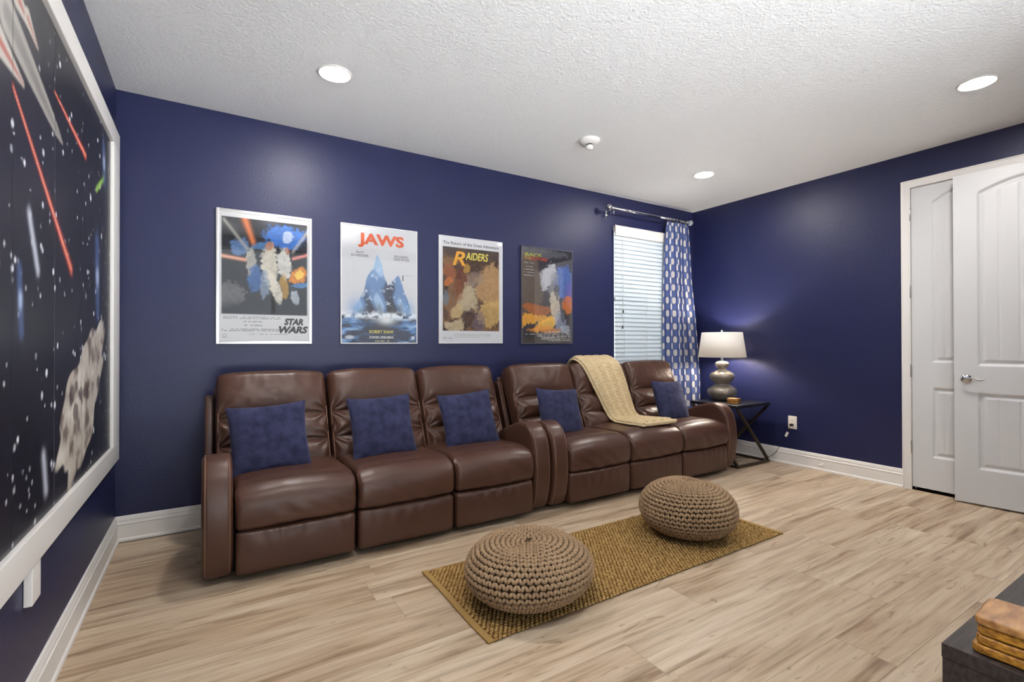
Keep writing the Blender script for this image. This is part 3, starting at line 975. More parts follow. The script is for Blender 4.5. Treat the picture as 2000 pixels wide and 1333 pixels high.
def paint_four(u, v):
    """dusk sheet: slate dark above, blue and violet at the right, orange glow low, white shape in the middle"""
    c = np.zeros(u.shape + (3,)) + np.array(lin((62, 58, 66)))
    w1, w2 = u + 0.14 * (fbm(u * 6, v * 6, 131) - .5), v + 0.10 * (fbm(u * 6, v * 6, 141) - .5)
    for b_ in ((0.15, 0.60, 0.22, 0.35, 0.0, (120, 102, 86), .8), (0.85, 0.66, 0.20, 0.18, 0.0, (92, 128, 206), .95), (0.97, 0.55, 0.10, 0.12, 0.0, (126, 104, 196), .8),
               (0.92, 0.43, 0.13, 0.08, 0.3, (234, 132, 48), .95), (0.30, 0.36, 0.26, 0.05, 0.0, (192, 110, 52), .9), (0.25, 0.25, 0.34, 0.05, 0.05, (244, 176, 64), .95),
               (0.50, 0.20, 0.22, 0.06, 0.3, (250, 196, 78), .95), (0.45, 0.13, 0.3, 0.03, 0.0, (232, 150, 56), .8), (0.52, 0.72, 0.14, 0.10, 0.5, (214, 214, 218), .95),
               (0.44, 0.66, 0.10, 0.10, 0.2, (198, 196, 204), .9), (0.63, 0.60, 0.09, 0.14, 0.05, (150, 150, 156), .8), (0.66, 0.40, 0.09, 0.16, 0.15, (226, 210, 186), .85),
               (0.76, 0.24, 0.10, 0.10, 0.0, (150, 160, 186), .8), (0.69, 0.54, 0.05, 0.08, 0.0, (54, 56, 66), .9), (0.80, 0.35, 0.035, 0.12, 0.12, (48, 66, 78), .9),
               (0.35, 0.96, 0.5, 0.05, 0.0, (112, 112, 120), .8), (0.86, 0.15, 0.10, 0.04, 0.0, (196, 204, 220), .8)):
        c = blend(c, b_[5], b_[6] * stroke(w1, w2, u, v, *b_[:5]))
    c = blend(c, (86, 76, 66), 0.8 * np.clip((0.10 - v) * 14, 0, 1))
    c = smudge_lines(c, u, v, 0.04, 0.24, (0.835, 0.795, 0.765, 0.735, 0.705), 0.009, (196, 196, 200), 17)
    for i, (a, vv) in enumerate(((0.52, 0.128), (0.38, 0.112), (0.05, 0.096), (0.30, 0.078), (0.34, 0.062), (0.34, 0.046), (0.5, 0.03))):
        c = smudge_lines(c, u, v, a, 0.97, (vv,), 0.009, (216, 212, 206), 20 + i, 0.8)
    return c


def poster(label, x0, x1, z0, z1, painter, fr_mat, fw, texts, depth=0.020):
    t = thing('framed_poster', label, 'poster', ((x0 + x1) / 2, YB, z0), 0, 'framed posters above the sofas')
    W_, H_ = x1 - x0, z1 - z0
    yf = -depth
    box_at('frame_stile', -W_ / 2, -W_ / 2 + fw, yf, -0.001, 0, H_, fr_mat, t, r=0.002)
    box_at('frame_stile', W_ / 2 - fw, W_ / 2, yf, -0.001, 0, H_, fr_mat, t, r=0.002)
    box_at('frame_rail', -W_ / 2 + fw, W_ / 2 - fw, yf, -0.001, 0, fw, fr_mat, t, r=0.002)
    box_at('frame_rail', -W_ / 2 + fw, W_ / 2 - fw, yf, -0.001, H_ - fw, H_, fr_mat, t, r=0.002)
    nu, nv = 170, 256
    us = np.linspace(0, 1, nu); vs_ = np.linspace(0, 1, nv)
    U, Vv = np.meshgrid(us, vs_, indexing='ij')
    a, b = -W_ / 2 + fw * 0.6, W_ / 2 - fw * 0.6
    V = np.stack([a + U * (b - a), np.full(U.shape, yf + 0.006), fw * 0.6 + Vv * (H_ - 1.2 * fw)], -1).reshape(-1, 3)
    pr = mesh_obj('print', V, grid_faces(nu, nv), M['print'], t, smooth=False, colors=painter(U, Vv).reshape(-1, 3))
    box_at('backing', -W_ / 2 + fw * 0.5, W_ / 2 - fw * 0.5, yf + 0.0068, -0.0005, fw * 0.5, H_ - fw * 0.5, M['clearframe'], t, r=0.001, rs=1)
    for body, ink, (u0, u1, v0, v1), sh, bo in texts:
        fit = (a + u0 * (b - a), a + u1 * (b - a), fw * 0.6 + v0 * (H_ - 1.2 * fw), fw * 0.6 + v1 * (H_ - 1.2 * fw), yf + 0.0053)
        text_mesh(body, 'lettering', INK[ink], pr, fit, sh, bo)
    mesh_obj('acrylic_sheet', *plain_box(-W_ / 2 + fw * 0.8, W_ / 2 - fw * 0.8, yf + 0.0022, yf + 0.0036, fw * 0.8, H_ - fw * 0.8), M['sheet'], t, smooth=False)
    return t


poster('leftmost framed poster, dark colourful picture above bold black slanted title, silver frame', 0.037, 0.634, 1.203, 2.111, paint_one, M['silver'], 0.020,
       [('STAR', 'black', (0.70, 0.92, 0.135, 0.190), 0.25, 0.055), ('WARS', 'black', (0.64, 0.975, 0.070, 0.128), 0.25, 0.055)])
poster('framed poster with large orange title on pale sky above dark blue water', 0.835, 1.439, 1.202, 2.115, paint_two, M['clearframe'], 0.008,
       [('JAWS', 'orange', (0.21, 0.82, 0.815, 0.940), 0.0, 0.045), ('ROY', 'black', (0.19, 0.285, 0.762, 0.781), 0, 0.0), ('SCHEIDER', 'black', (0.12, 0.345, 0.735, 0.755), 0, 0.0),
        ('RICHARD', 'black', (0.69, 0.88, 0.752, 0.772), 0, 0.0), ('DREYFUSS', 'black', (0.68, 0.895, 0.727, 0.747), 0, 0.0),
        ('ROBERT SHAW', 'yellow', (0.355, 0.675, 0.085, 0.112), 0, 0.012), ('STEVEN SPIELBERG', 'white', (0.355, 0.675, 0.040, 0.060), 0, 0.01)])
poster('framed poster with white border around a brown collage and yellow title', 1.629, 2.2455, 1.203, 2.114, paint_three, M['clearframe'], 0.008,
       [('The Return of the Great Adventure', 'black', (0.055, 0.945, 0.928, 0.957), 0, 0.01), ('R', 'amber', (0.20, 0.40, 0.735, 0.870), 0.25, 0.02), ('AIDERS', 'yellow', (0.40, 0.77, 0.795, 0.870), 0.2, 0.02)])
poster('rightmost framed poster beside the window, dark dusky sheet with orange glow, no border', 2.446, 3.052, 1.198, 2.111, paint_four, M['darkframe'], 0.008,
       [('BACK', 'lime', (0.055, 0.40, 0.905, 0.938), 0.2, 0.02), ('TO THE', 'amber', (0.06, 0.18, 0.868, 0.897), 0.2, 0.01), ('FUTURE', 'red', (0.19, 0.50, 0.866, 0.899), 0.2, 0.02)])


# ------------------------------------------------------------------ downlights and smoke detector
def downlight(x, y, label):
    t = thing('recessed_downlight', label, 'ceiling light', (x, y, HC), 0, 'recessed ceiling downlights')
    V, Fc = lathe([(0.079, -0.0025), (0.081, -0.006), (0.087, -0.007), (0.094, -0.004), (0.096, 0.0)], 48)
    mesh_obj('trim_ring', V, Fc, M['white'], t)
    V, Fc = lathe([(0.0001, -0.012), (0.04, -0.0115), (0.065, -0.0095), (0.0788, -0.003)], 48)
    mesh_obj('lens', V, Fc, M['lens'], t)
    return t


downlight(0.613, 2.912, 'bright round downlight in the ceiling above the left sofa')
downlight(3.874, 2.875, 'bright round downlight in the ceiling nearest the window corner')
downlight(3.906, 1.000, 'bright round downlight in the ceiling in front of the white doors')
downlight(0.613, 1.000, 'round downlight in the ceiling beside the mural, nearest the viewer')

sd = thing('smoke_detector', 'white round smoke detector on the ceiling above the posters', 'smoke detector', (2.468, 2.843, HC))
V, Fc = lathe([(0.078, 0.0), (0.078, -0.008), (0.074, -0.018), (0.062, -0.028), (0.045, -0.034), (0.030, -0.036), (0.0001, -0.036)], 40)
mesh_obj('base_plate', V, Fc, M['white'], sd)
V, Fc = lathe([(0.026, -0.036), (0.026, -0.046), (0.0001, -0.046)], 24)
mesh_obj('neck', V, Fc, M['black'], sd)
V, Fc = lathe([(0.0001, -0.045), (0.028, -0.045), (0.030, -0.050), (0.028, -0.066), (0.020, -0.074), (0.0001, -0.076)], 24)
mesh_obj('sensor_cap', V, Fc, M['white'], sd)


# ------------------------------------------------------------------ sofas
def wr(x, y, s):
    return fbm(x, y, s, 3) - 0.5


def make_sofa(label, X0, seatw, Yf, seed):
    ARM = 0.14
    Wt = 3 * seatw + 2 * ARM
    X1 = X0 + Wt
    t = thing('reclining_sofa', label, 'sofa', ((X0 + X1) / 2, Yf + 0.45, 0), 0, 'three seat reclining sofas')
    ox, oy = (X0 + X1) / 2, Yf + 0.45

    def put(name, V, Fc, m, parent=t, **k):
        V = np.asarray(V, float).copy(); V[:, 0] -= ox; V[:, 1] -= oy
        return mesh_obj(name, V, Fc, m, parent, **k)
    # plinth and glides
    V, Fc = rbox(Wt - 0.10, 0.72, 0.26, 0.01, (1, 1, 1), 1)
    put('plinth', V + np.array([ox, Yf + 0.49, 0.165]), Fc, M['underside'])
    for sx in (X0 + 0.09, X1 - 0.09):
        for syy in (Yf + 0.20, Yf + 0.78):
            V, Fc = lathe([(0.0001, 0.0), (0.022, 0.0), (0.025, 0.004), (0.022, 0.036), (0.0001, 0.036)], 14)
            put('glide', V + np.array([sx, syy, 0]), Fc, M['black'])
    # seats and footrests
    for i in range(3):
        cx = X0 + ARM + seatw * (i + 0.5)
        sw = seatw - 0.008

        def de(V, i=i, sw=sw):
            V = V.copy()
            x, y, z = V[:, 0] / (sw / 2), V[:, 1] / 0.33, V[:, 2] / 0.105
            crown = (1 - np.clip(np.abs(x), 0, 1) ** 2.6)
            up = np.clip(z, 0, 1)
            fr = np.clip(-y - 0.55, 0, 1) / 0.45
            V[:, 2] += up * crown * 0.020 - up * 0.012 * np.clip(y, -1, 1)
            # big roll over the front edge, the lip tucks back a little at its foot
            V[:, 1] += fr * (0.060 * np.clip((z + 0.15) / 1.15, 0, 1) ** 3 + 0.016 * np.clip(-z - 0.1, 0, 1) ** 2)
            V[:, 2] -= np.clip(-y - 0.62, 0, 1) / 0.38 * up * 0.024
            V[:, 1] -= fr * crown * 0.016
            V[:, 2] += 0.010 * wr(V[:, 0] * 7 + i * 5, V[:, 1] * 5 + seed, 5 + i) * up
            # slanting pull folds on the front face, gathers at the sides
            fo = np.sin((V[:, 0] * 46 + V[:, 2] * 60) + 5 * wr(V[:, 0] * 9, V[:, 2] * 9, 8 + i))
            V[:, 1] += 0.0034 * fo * fr * np.clip(0.6 - z, 0, 1) * np.clip(wr(V[:, 0] * 5 + 3 * i, V[:, 0] * 0, 19 + seed) * 3 + 0.8, 0, 1)
            gs = np.clip((np.abs(x) - 0.88) / 0.12, 0, 1) * np.clip(-y - 0.3, 0, 1)
            V[:, 0] -= np.sign(x) * gs * 0.005 * (1 + np.sin((V[:, 2] - V[:, 1]) * 300))
            # sagging underside line of the lip
            V[:, 2] += np.clip(-z, 0, 1) * fr * 0.014 * wr(V[:, 0] * 6 + i * 3, V[:, 0] * 0 + seed, 12)
            return V
        V, Fc = rbox(sw, 0.66, 0.212, 0.030, (44, 40, 22), 4, de)
        sc_ = put('seat_cushion', V + np.array([cx, Yf + 0.35, 0.266 + 0.106]), Fc, M['leather'])
        # top stitch line along the front lip
        xs = np.linspace(-sw / 2 + 0.05, sw / 2 - 0.05, 40)
        cr = 1 - np.abs(xs / (sw / 2)) ** 2.6
        P = np.stack([cx + xs, np.full(40, Yf + 0.112) - 0.006 * cr, 0.4795 + 0.0175 * cr], -1)
        # lay the stitch line on the leather
        vv = V + np.array([cx, Yf + 0.35, 0.266 + 0.106])
        tp = vv[vv[:, 2] > 0.42]
        for p_ in P:
            d_ = np.hypot(tp[:, 0] - p_[0], tp[:, 1] - p_[1]); k_ = np.argsort(d_)[:4]
            p_[2] = tp[k_, 2].mean() + 0.0006
        V2, F2 = tube(P, 0.0013, 5)
        put('stitching', V2, F2, M['stitch'], sc_)

        def df(V, i=i):
            V = V.copy()
            x, z = V[:, 0] / (seatw / 2), V[:, 2] / 0.112
            fr = V[:, 1] < 0
            bul = (1 - np.clip(np.abs(x), 0, 1) ** 4) * (1 - np.clip(np.abs(z), 0, 1) ** 3)
            V[:, 1] -= fr * (0.016 * bul + 0.0028 * np.sin(V[:, 0] * 75 + 9 * wr(V[:, 0] * 6, V[:, 2] * 5, 40 + i + seed)) * np.clip(z + 0.35, 0, 1) * np.clip(1.6 * wr(V[:, 0] * 4 + i * 4, V[:, 0] * 0 + seed, 91) + 0.7, 0, 1))
            return V
        V, Fc = rbox(seatw - 0.016, 0.10, 0.224, 0.026, (40, 3, 18), 4, df)
        put('footrest', V + np.array([cx, Yf + 0.085, 0.038 + 0.112]), Fc, M['leather'])
    # backs
    bw = (Wt - 0.125) / 3
    lean = math.atan2(0.24, 0.56)
    L = 0.640
    cuts = [0.0, 0.277, 0.55, 1.0]
    for i in range(3):
        cx = X0 + 0.065 + bw * (i + 0.5)
        ww = bw - 0.012

        def db(V, i=i, ww=ww):
            V = V.copy()
            x = V[:, 0] / (ww / 2); s = V[:, 2] / L + 0.5
            fr = np.clip(-V[:, 1] / 0.05, 0, 1)
            side = 1 - np.clip(np.abs(x), 0, 1) ** 5
            roll = np.zeros(len(V))
            for a, b in zip(cuts[:-1], cuts[1:]):
                q = np.clip((s - a) / (b - a), 0, 1)
                ins = (s >= a) & (s < b) if b < 1 else (s >= a)
                roll = np.where(ins, np.clip(np.sin(math.pi * q), 0, 1) ** 0.42 if b < 1 else np.clip(np.sin(math.pi * np.clip(q * 0.80, 0, 1)), 0, 1) ** 0.42, roll)
            amp = np.where(s > 0.55, 0.066, 0.050)
            V[:, 1] -= fr * (roll * amp - 0.012) * (0.35 + 0.65 * side)
            # folds that fan out from the ends of the creases
            for cz in (0.277, 0.55):
                for sgn in (-1, 1):
                    dx = (sgn - x) * sgn * ww / 2; dz = (s - cz) * L
                    rr = np.hypot(dx, dz); an = np.arctan2(dz, dx + 1e-6)
                    V[:, 1] -= fr * 0.0075 * np.sin(an * 10 + 3 * wr(V[:, 0] * 8 + i, V[:, 2] * 8, 60 + i)) * np.exp(-((rr - 0.055) / 0.055) ** 2)
            V[:, 1] -= fr * 0.013 * wr(V[:, 0] * 9 + 7 * i + seed, V[:, 2] * 9, 70 + i) * (s > 0.05)
            # crowned top edge
            top = np.clip((s - 0.8) / 0.2, 0, 1)
            V[:, 2] += top * 0.012 * (1 - np.clip(np.abs(x), 0, 1) ** 2) + top * 0.006 * wr(V[:, 0] * 6, V[:, 1] * 0 + i + seed, 80)
            return V
        V, Fc = rbox(ww, 0.150, L, 0.045, (60, 6, 90), 5, db)

        def lean_it(V):
            V = np.asarray(V, float)
            y = V[:, 1] * math.cos(lean) + V[:, 2] * math.sin(lean)
            z = -V[:, 1] * math.sin(lean) + V[:, 2] * math.cos(lean)
            return np.stack([V[:, 0] + cx, y + Yf + 0.735, z + 0.692], -1)
        bo = put('back_cushion', lean_it(V), Fc, M['leather'])
        for sgn in (-1, 1):
            zz = np.linspace(-L / 2 + 0.03, L / 2 - 0.035, 30)
            P = np.stack([np.full(30, sgn * (ww / 2 - 0.010)), np.full(30, -0.064) - 0.004, zz], -1)
            P = np.concatenate([P, [(sgn * (ww / 2 - 0.012), -0.045, L / 2 - 0.014), (sgn * (ww / 2 - 0.012), 0.0, L / 2 - 0.002)]])
            V, Fc = tube(lean_it(P), 0.0048, 6)
            put('piping', V, Fc, M['welt'], bo)
    # back shell and wings
    for a, b in ((X0 + 0.012, X0 + 0.058), (X1 - 0.058, X1 - 0.012)):
        poly = [(Yf + 0.62, 0.30), (Yf + 0.90, 0.30), (Yf + 0.935, 0.85), (Yf + 0.925, 0.875), (Yf + 0.86, 0.88), (Yf + 0.835, 0.862)]
        poly = np.array(smooth_poly(poly, 4))
        V, Fc = soft_extrude(poly, a, b, 0.012, 4)
        fix_normals(put('back_wing', V, Fc, M['leather']))
    poly = [(Yf + 0.80, 0.10), (Yf + 0.90, 0.10), (Yf + 0.96, 0.90), (Yf + 0.91, 0.92)]
    V, Fc = soft_extrude(np.array(smooth_poly(poly, 4)), X0 + 0.06, X1 - 0.06, 0.01, 3)
    fix_normals(put('back_shell', V, Fc, M['leather']))
    # arms: side outline, front to the left
    key = [(Yf + 0.62, 0.060), (Yf + 0.62, 0.485), (Yf + 0.56, 0.515), (Yf + 0.46, 0.558), (Yf + 0.36, 0.598), (Yf + 0.27, 0.624), (Yf + 0.19, 0.630), (Yf + 0.12, 0.606),
           (Yf + 0.070, 0.555), (Yf + 0.042, 0.480), (Yf + 0.028, 0.380), (Yf + 0.026, 0.270), (Yf + 0.042, 0.150), (Yf + 0.072, 0.060), (Yf + 0.095, 0.034), (Yf + 0.20, 0.032), (Yf + 0.58, 0.034)]
    poly = smooth_poly(key, 5)
    for a, b, s in ((X0, X0 + ARM, -1), (X1 - ARM, X1, 1)):
        V, Fc = soft_extrude(poly, a + 0.002, b - 0.002, 0.030, 6)
        ar = fix_normals(put('arm', V, Fc, M['leather']))
        front = smooth_path(key[2:14], 70)
        for xx in (a + 0.018, b - 0.018):
            c2 = front.copy()
            Tn = np.gradient(c2, axis=0); Tn /= np.linalg.norm(Tn, axis=1, keepdims=True)
            Nn = np.stack([-Tn[:, 1], Tn[:, 0]], -1)
            if Nn[35] @ (np.array([Yf + 0.3, 0.3]) - c2[35]) > 0: Nn = -Nn
            c2 = c2 + Nn * (-0.0065)
            V, Fc = tube(np.concatenate([np.full((70, 1), xx), c2], 1), 0.0042, 6)
            put('piping', V, Fc, M['welt'], ar)
    return t


def smooth_poly(pts, sub):
    """closed outline, corners gently rounded (Chaikin)"""
    P = np.asarray(pts, float)
    for _ in range(min(sub, 3)):
        Q = np.roll(P, -1, 0)
        P = np.stack([0.78 * P + 0.22 * Q, 0.22 * P + 0.78 * Q], 1).reshape(-1, 2)
    # orient counter-clockwise
    a = np.sum(P[:, 0] * np.roll(P[:, 1], -1) - np.roll(P[:, 0], -1) * P[:, 1])
    return P if a > 0 else P[::-1]


make_sofa('brown leather three-seat reclining sofa nearest the mural, three cushions on it', -0.035, 0.602, 2.745, 1)
make_sofa('brown leather three-seat reclining sofa under the window with a cream throw', 2.065, 0.620, 2.735, 2)


# ------------------------------------------------------------------ cushions
def make_pillow(label, x, y, z, size, lean, tilt, yaw, seed, thick=0.13):
    n = 40
    g = np.sin(np.linspace(-math.pi / 2, math.pi / 2, n))
    U, Vv = np.meshgrid(g, g, indexing='ij')
    inw = 0.07
    a = size / 2
    X = a * U * (1 - inw * (1 - Vv ** 2) * np.abs(U)); Z = a * 0.96 * Vv * (1 - inw * (1 - U ** 2) * np.abs(Vv))
    prof = np.clip((1 - U ** 2) * (1 - Vv ** 2), 0, 1) ** 0.42
    wri = 0.010 * (fbm(U * 3 + seed, Vv * 3, seed, 3) - .5) * prof + 0.004 * np.sin(np.arctan2(Vv, U) * 14 + seed) * prof * np.clip(np.hypot(U, Vv) - 0.5, 0, 1)
    Yf_ = -(thick / 2) * prof + wri; Yb = (thick / 2) * prof + wri * 0.3
    Vf = np.stack([X, Yf_, Z], -1).reshape(-1, 3); Vb = np.stack([X, Yb, Z], -1).reshape(-1, 3)
    f = grid_faces(n, n)
    o = mesh_obj('throw_cushion', np.concatenate([Vf, Vb]), np.concatenate([f, f[:, ::-1] + n * n]), M['velvet'])
    o.matrix_world = Matrix.Translation((x, y, z)) @ Matrix.Rotation(yaw, 4, 'Z') @ Matrix.Rotation(-lean, 4, 'X') @ Matrix.Rotation(tilt, 4, 'Y')
    # piped seam round the edge
    e = np.concatenate([np.stack([g, -np.ones(n)], -1), np.stack([np.ones(n), g], -1), np.stack([g[::-1], np.ones(n)], -1), np.stack([-np.ones(n), g[::-1]], -1)])
    P = np.stack([a * e[:, 0] * (1 - inw * (1 - e[:, 1] ** 2) * np.abs(e[:, 0])), np.zeros(len(e)), a * 0.96 * e[:, 1] * (1 - inw * (1 - e[:, 0] ** 2) * np.abs(e[:, 1]))], -1)
    keep = np.concatenate([[True], np.linalg.norm(np.diff(P, axis=0), axis=1) > 1e-4])
    V, Fc = tube(P[keep][:-1], 0.003, 6, True)
    mesh_obj('seam', V, Fc, M['velvet'], o)
    return tag(o, label, 'cushion', 'navy velvet cushions')


LEAN = math.radians(19)
make_pillow('navy velvet cushion on the left seat of the sofa nearest the mural', 0.300, 3.145, 0.655, 0.42, LEAN, math.radians(-3.0), 0.0, 1)
make_pillow('navy velvet cushion on the middle seat of the sofa nearest the mural', 0.962, 3.150, 0.662, 0.42, LEAN, math.radians(-1.5), 0.02, 2)
make_pillow('navy velvet cushion on the right seat of the sofa nearest the mural', 1.590, 3.150, 0.655, 0.42, LEAN, math.radians(-4.0), -0.03, 3)
make_pillow('navy velvet cushion at the left end of the sofa under the window', 2.405, 3.135, 0.640, 0.42, LEAN, math.radians(4.0), 0.05, 4)
make_pillow('navy velvet cushion at the right end of the sofa under the window', 3.725, 3.140, 0.648, 0.42, LEAN, math.radians(2.5), 0.05, 5)


# ------------------------------------------------------------------ knitted throw
def make_throw():
    path = [(3.705, 0.80), (3.700, 0.93), (3.668, 1.015), (3.600, 1.046), (3.525, 1.036), (3.455, 0.985), (3.405, 0.885), (3.368, 0.785), (3.335, 0.690), (3.305, 0.600),
            (3.262, 0.530), (3.200, 0.502), (3.100, 0.503), (2.990, 0.508), (2.900, 0.512), (2.830, 0.508)]
    xl = [2.93, 2.93, 2.92, 2.91, 2.91, 2.92, 2.95, 2.985, 3.02, 3.05, 3.07, 3.075, 3.065, 3.055, 3.06, 3.065]
    xr = [3.36, 3.36, 3.36, 3.36, 3.36, 3.365, 3.37, 3.375, 3.38, 3.39, 3.40, 3.40, 3.41, 3.43, 3.45, 3.46]
    n, mth = 260, 60
    P = smooth_path(path, n)
    s = np.linspace(0, len(path) - 1, n)
    a = np.interp(s, range(len(path)), xl); b = np.interp(s, range(len(path)), xr)
    Tn = np.gradient(P, axis=0); Ls = np.concatenate([[0], np.cumsum(np.linalg.norm(np.diff(P, axis=0), axis=1))]); Tn /= np.linalg.norm(Tn, axis=1, keepdims=True)
    Nn = np.stack([Tn[:, 1], -Tn[:, 0]], -1)           # outward (towards the room, up)
    Nn = np.where((Nn @ np.array([-0.5, 0.85]))[:, None] < 0, -Nn, Nn)
    Nn[0] = Nn[3]; Nn[1] = Nn[3]; Nn[2] = Nn[3]
    # keep a continuous outward side
    for i in range(n - 2, -1, -1):
        if Nn[i] @ Nn[i + 1] < 0: Nn[i] = -Nn[i]
    root = thing('knitted_throw', 'cream cable-knit throw draped over the back and seat of the right sofa', 'throw', (3.2, 3.1, 0.5))

    def layer(name, off, th, dxl, dxr, s0, s1):
        sel = slice(int(s0 * n), int(s1 * n))
        pp, nn, aa, bb, ll = P[sel], Nn[sel], a[sel] + dxl, b[sel] + dxr, Ls[sel]
        q = np.linspace(0, 1, mth)
        ed = np.sqrt(np.clip(np.sin(math.pi * np.clip(q, 0.0, 1)) * 6, 0, 1))
        cab = np.zeros((len(pp), mth))
        for k in range(4):
            c = 0.14 + 0.24 * k
            for ph in (0, math.pi):
                pos = c + 0.045 * np.sin(ll * 95 + ph)[:, None]
                cab = np.maximum(cab, np.exp(-((q[None, :] - pos) / 0.030) ** 2) * (0.75 + 0.25 * np.cos(ll * 95 + ph))[:, None])
        rib = 0.5 + 0.5 * np.sin(q * 120)[None, :] * np.ones((len(pp), 1))
        hgt = th * (0.25 + 0.75 * ed)[None, :] + (0.0155 * cab + 0.0022 * rib * (1 - cab)) * ed[None, :]
        wob = 0.006 * (vnoise(ll * 30, ll * 0, 5) - 0.5)[:, None]
        Xg = aa[:, None] + (bb - aa)[:, None] * q[None, :] + wob * (1 - 2 * q)[None, :]
        top = pp[:, None, :] + nn[:, None, :] * (off + hgt)[..., None]
        bot = pp[:, None, :] + nn[:, None, :] * (off + 0.0 * hgt)[..., None]
        Vt = np.stack([Xg, top[..., 0], top[..., 1]], -1).reshape(-1, 3); Vb = np.stack([Xg, bot[..., 0], bot[..., 1]], -1).reshape(-1, 3)
        m_ = len(pp); f = grid_faces(m_, mth); N = m_ * mth
        sides = []
        for j in (0, mth - 1):
            i = np.arange(m_ - 1); e = np.stack([i * mth + j, (i + 1) * mth + j, (i + 1) * mth + j + N, i * mth + j + N], -1); sides.append(e)
        for i in (0, m_ - 1):
            j = np.arange(mth - 1); e = np.stack([i * mth + j, i * mth + j + 1, i * mth + j + 1 + N, i * mth + j + N], -1); sides.append(e)
        V = np.concatenate([Vt, Vb]) - np.array([3.2, 3.1, 0.5])
        return fix_normals(mesh_obj(name, V, np.concatenate([f, f[:, ::-1] + N] + sides), M['throw'], root))
    layer('under_fold', 0.000, 0.013, -0.018, -0.012, 0.02, 0.985)
    layer('top_fold', 0.0145, 0.014, 0.0, 0.0, 0.0, 0.96)
    # rolled end fold
    k0 = int(0.965 * n)
    c = P[k0] + Nn[k0] * 0.017
    th = np.linspace(-math.pi / 2, math.pi / 2, 14)
    rows = []
    for t_ in th:
        q = np.linspace(0, 1, mth)
        cc = c + np.array([-math.cos(t_) * 0.020, math.sin(t_) * 0.015])
        rows.append(np.stack([a[k0] + (b[k0] - a[k0]) * q, np.full(mth, cc[0]), np.full(mth, cc[1])], -1))
    V = np.concatenate(rows) - np.array([3.2, 3.1, 0.5])
    f = grid_faces(14, mth)
    mesh_obj('fold_edge', V, f, M['throw'], root)
    return root


make_throw()


# ------------------------------------------------------------------ rug
def make_rug():
    X0, X1, Y0, Y1 = 0.945, 3.062, 1.706, 2.420
    root = thing('jute_rug', 'rectangular woven golden jute runner under the two poufs', 'rug', ((X0 + X1) / 2, (Y0 + Y1) / 2, 0))
    ox, oy = (X0 + X1) / 2, (Y0 + Y1) / 2
    V, Fc = rbox(X1 - X0 - 0.01, Y1 - Y0 - 0.012, 0.008, 0.003, (60, 20, 1), 1)
    V[:, 2] += 0.0042
    mesh_obj('backing', V, Fc, M['jutegap'], root)
    for xa in (X0 - ox, X1 - ox - 0.030):
        V, Fc = rbox(0.030, Y1 - Y0, 0.011, 0.004, (2, 40, 1), 2)
        V[:, 0] += 0.003 * np.sin(V[:, 1] * 9)
        V = V + np.array([xa + 0.015, 0, 0.006])
        mesh_obj('end_band', V, Fc, M['juteband'], root)
    # nubs of the weave
    th = np.linspace(0, 2 * math.pi, 8, endpoint=False)
    dx, dy = 0.0225, 0.0165
    xs = np.arange(X0 - ox + 0.036, X1 - ox - 0.036, dx); ys = np.arange(Y0 - oy + 0.006, Y1 - oy - 0.004, dy)
    unit = [np.stack([np.cos(th), np.sin(th), np.zeros(8)], -1), np.stack([0.78 * np.cos(th), 0.78 * np.sin(th), np.full(8, 0.7)], -1), np.array([[0, 0, 1.0]])]
    uv = np.concatenate(unit)
    uf = [[i, (i + 1) % 8, 8 + (i + 1) % 8, 8 + i] for i in range(8)]
    ut = [[8 + i, 8 + (i + 1) % 8, 16, 16] for i in range(8)]
    r = np.random.default_rng(3)
    C_ = []
    for j, y in enumerate(ys):
        for i, x in enumerate(xs):
            C_.append((x + (dx / 2 if j % 2 else 0), y))
    C_ = np.array(C_); K = len(C_)
    C_ += r.normal(0, 0.0011, C_.shape)
    ca = r.normal(0.32, 0.15, K); sx = r.uniform(0.0098, 0.0122, K); sy = r.uniform(0.0062, 0.0080, K); sz = r.uniform(0.005, 0.0088, K)
    x = uv[None, :, 0] * sx[:, None]; y = uv[None, :, 1] * sy[:, None]
    VX = C_[:, 0, None] + x * np.cos(ca)[:, None] - y * np.sin(ca)[:, None]; VY = C_[:, 1, None] + x * np.sin(ca)[:, None] + y * np.cos(ca)[:, None]
    VZ = 0.0072 + uv[None, :, 2] * sz[:, None]
    V = np.stack([VX, VY, VZ], -1).reshape(-1, 3)
    quads = np.array(uf); tris = np.array([q[:3] for q in ut])
    off = (np.arange(K) * 17)[:, None, None]
    fq = (quads[None] + off).reshape(-1, 4); ft = (tris[None] + off).reshape(-1, 3)
    o = mesh_obj('weave', V, fq.tolist() + ft.tolist(), M['jute'], root)
    o['kind'] = 'stuff'
    return root


make_rug()


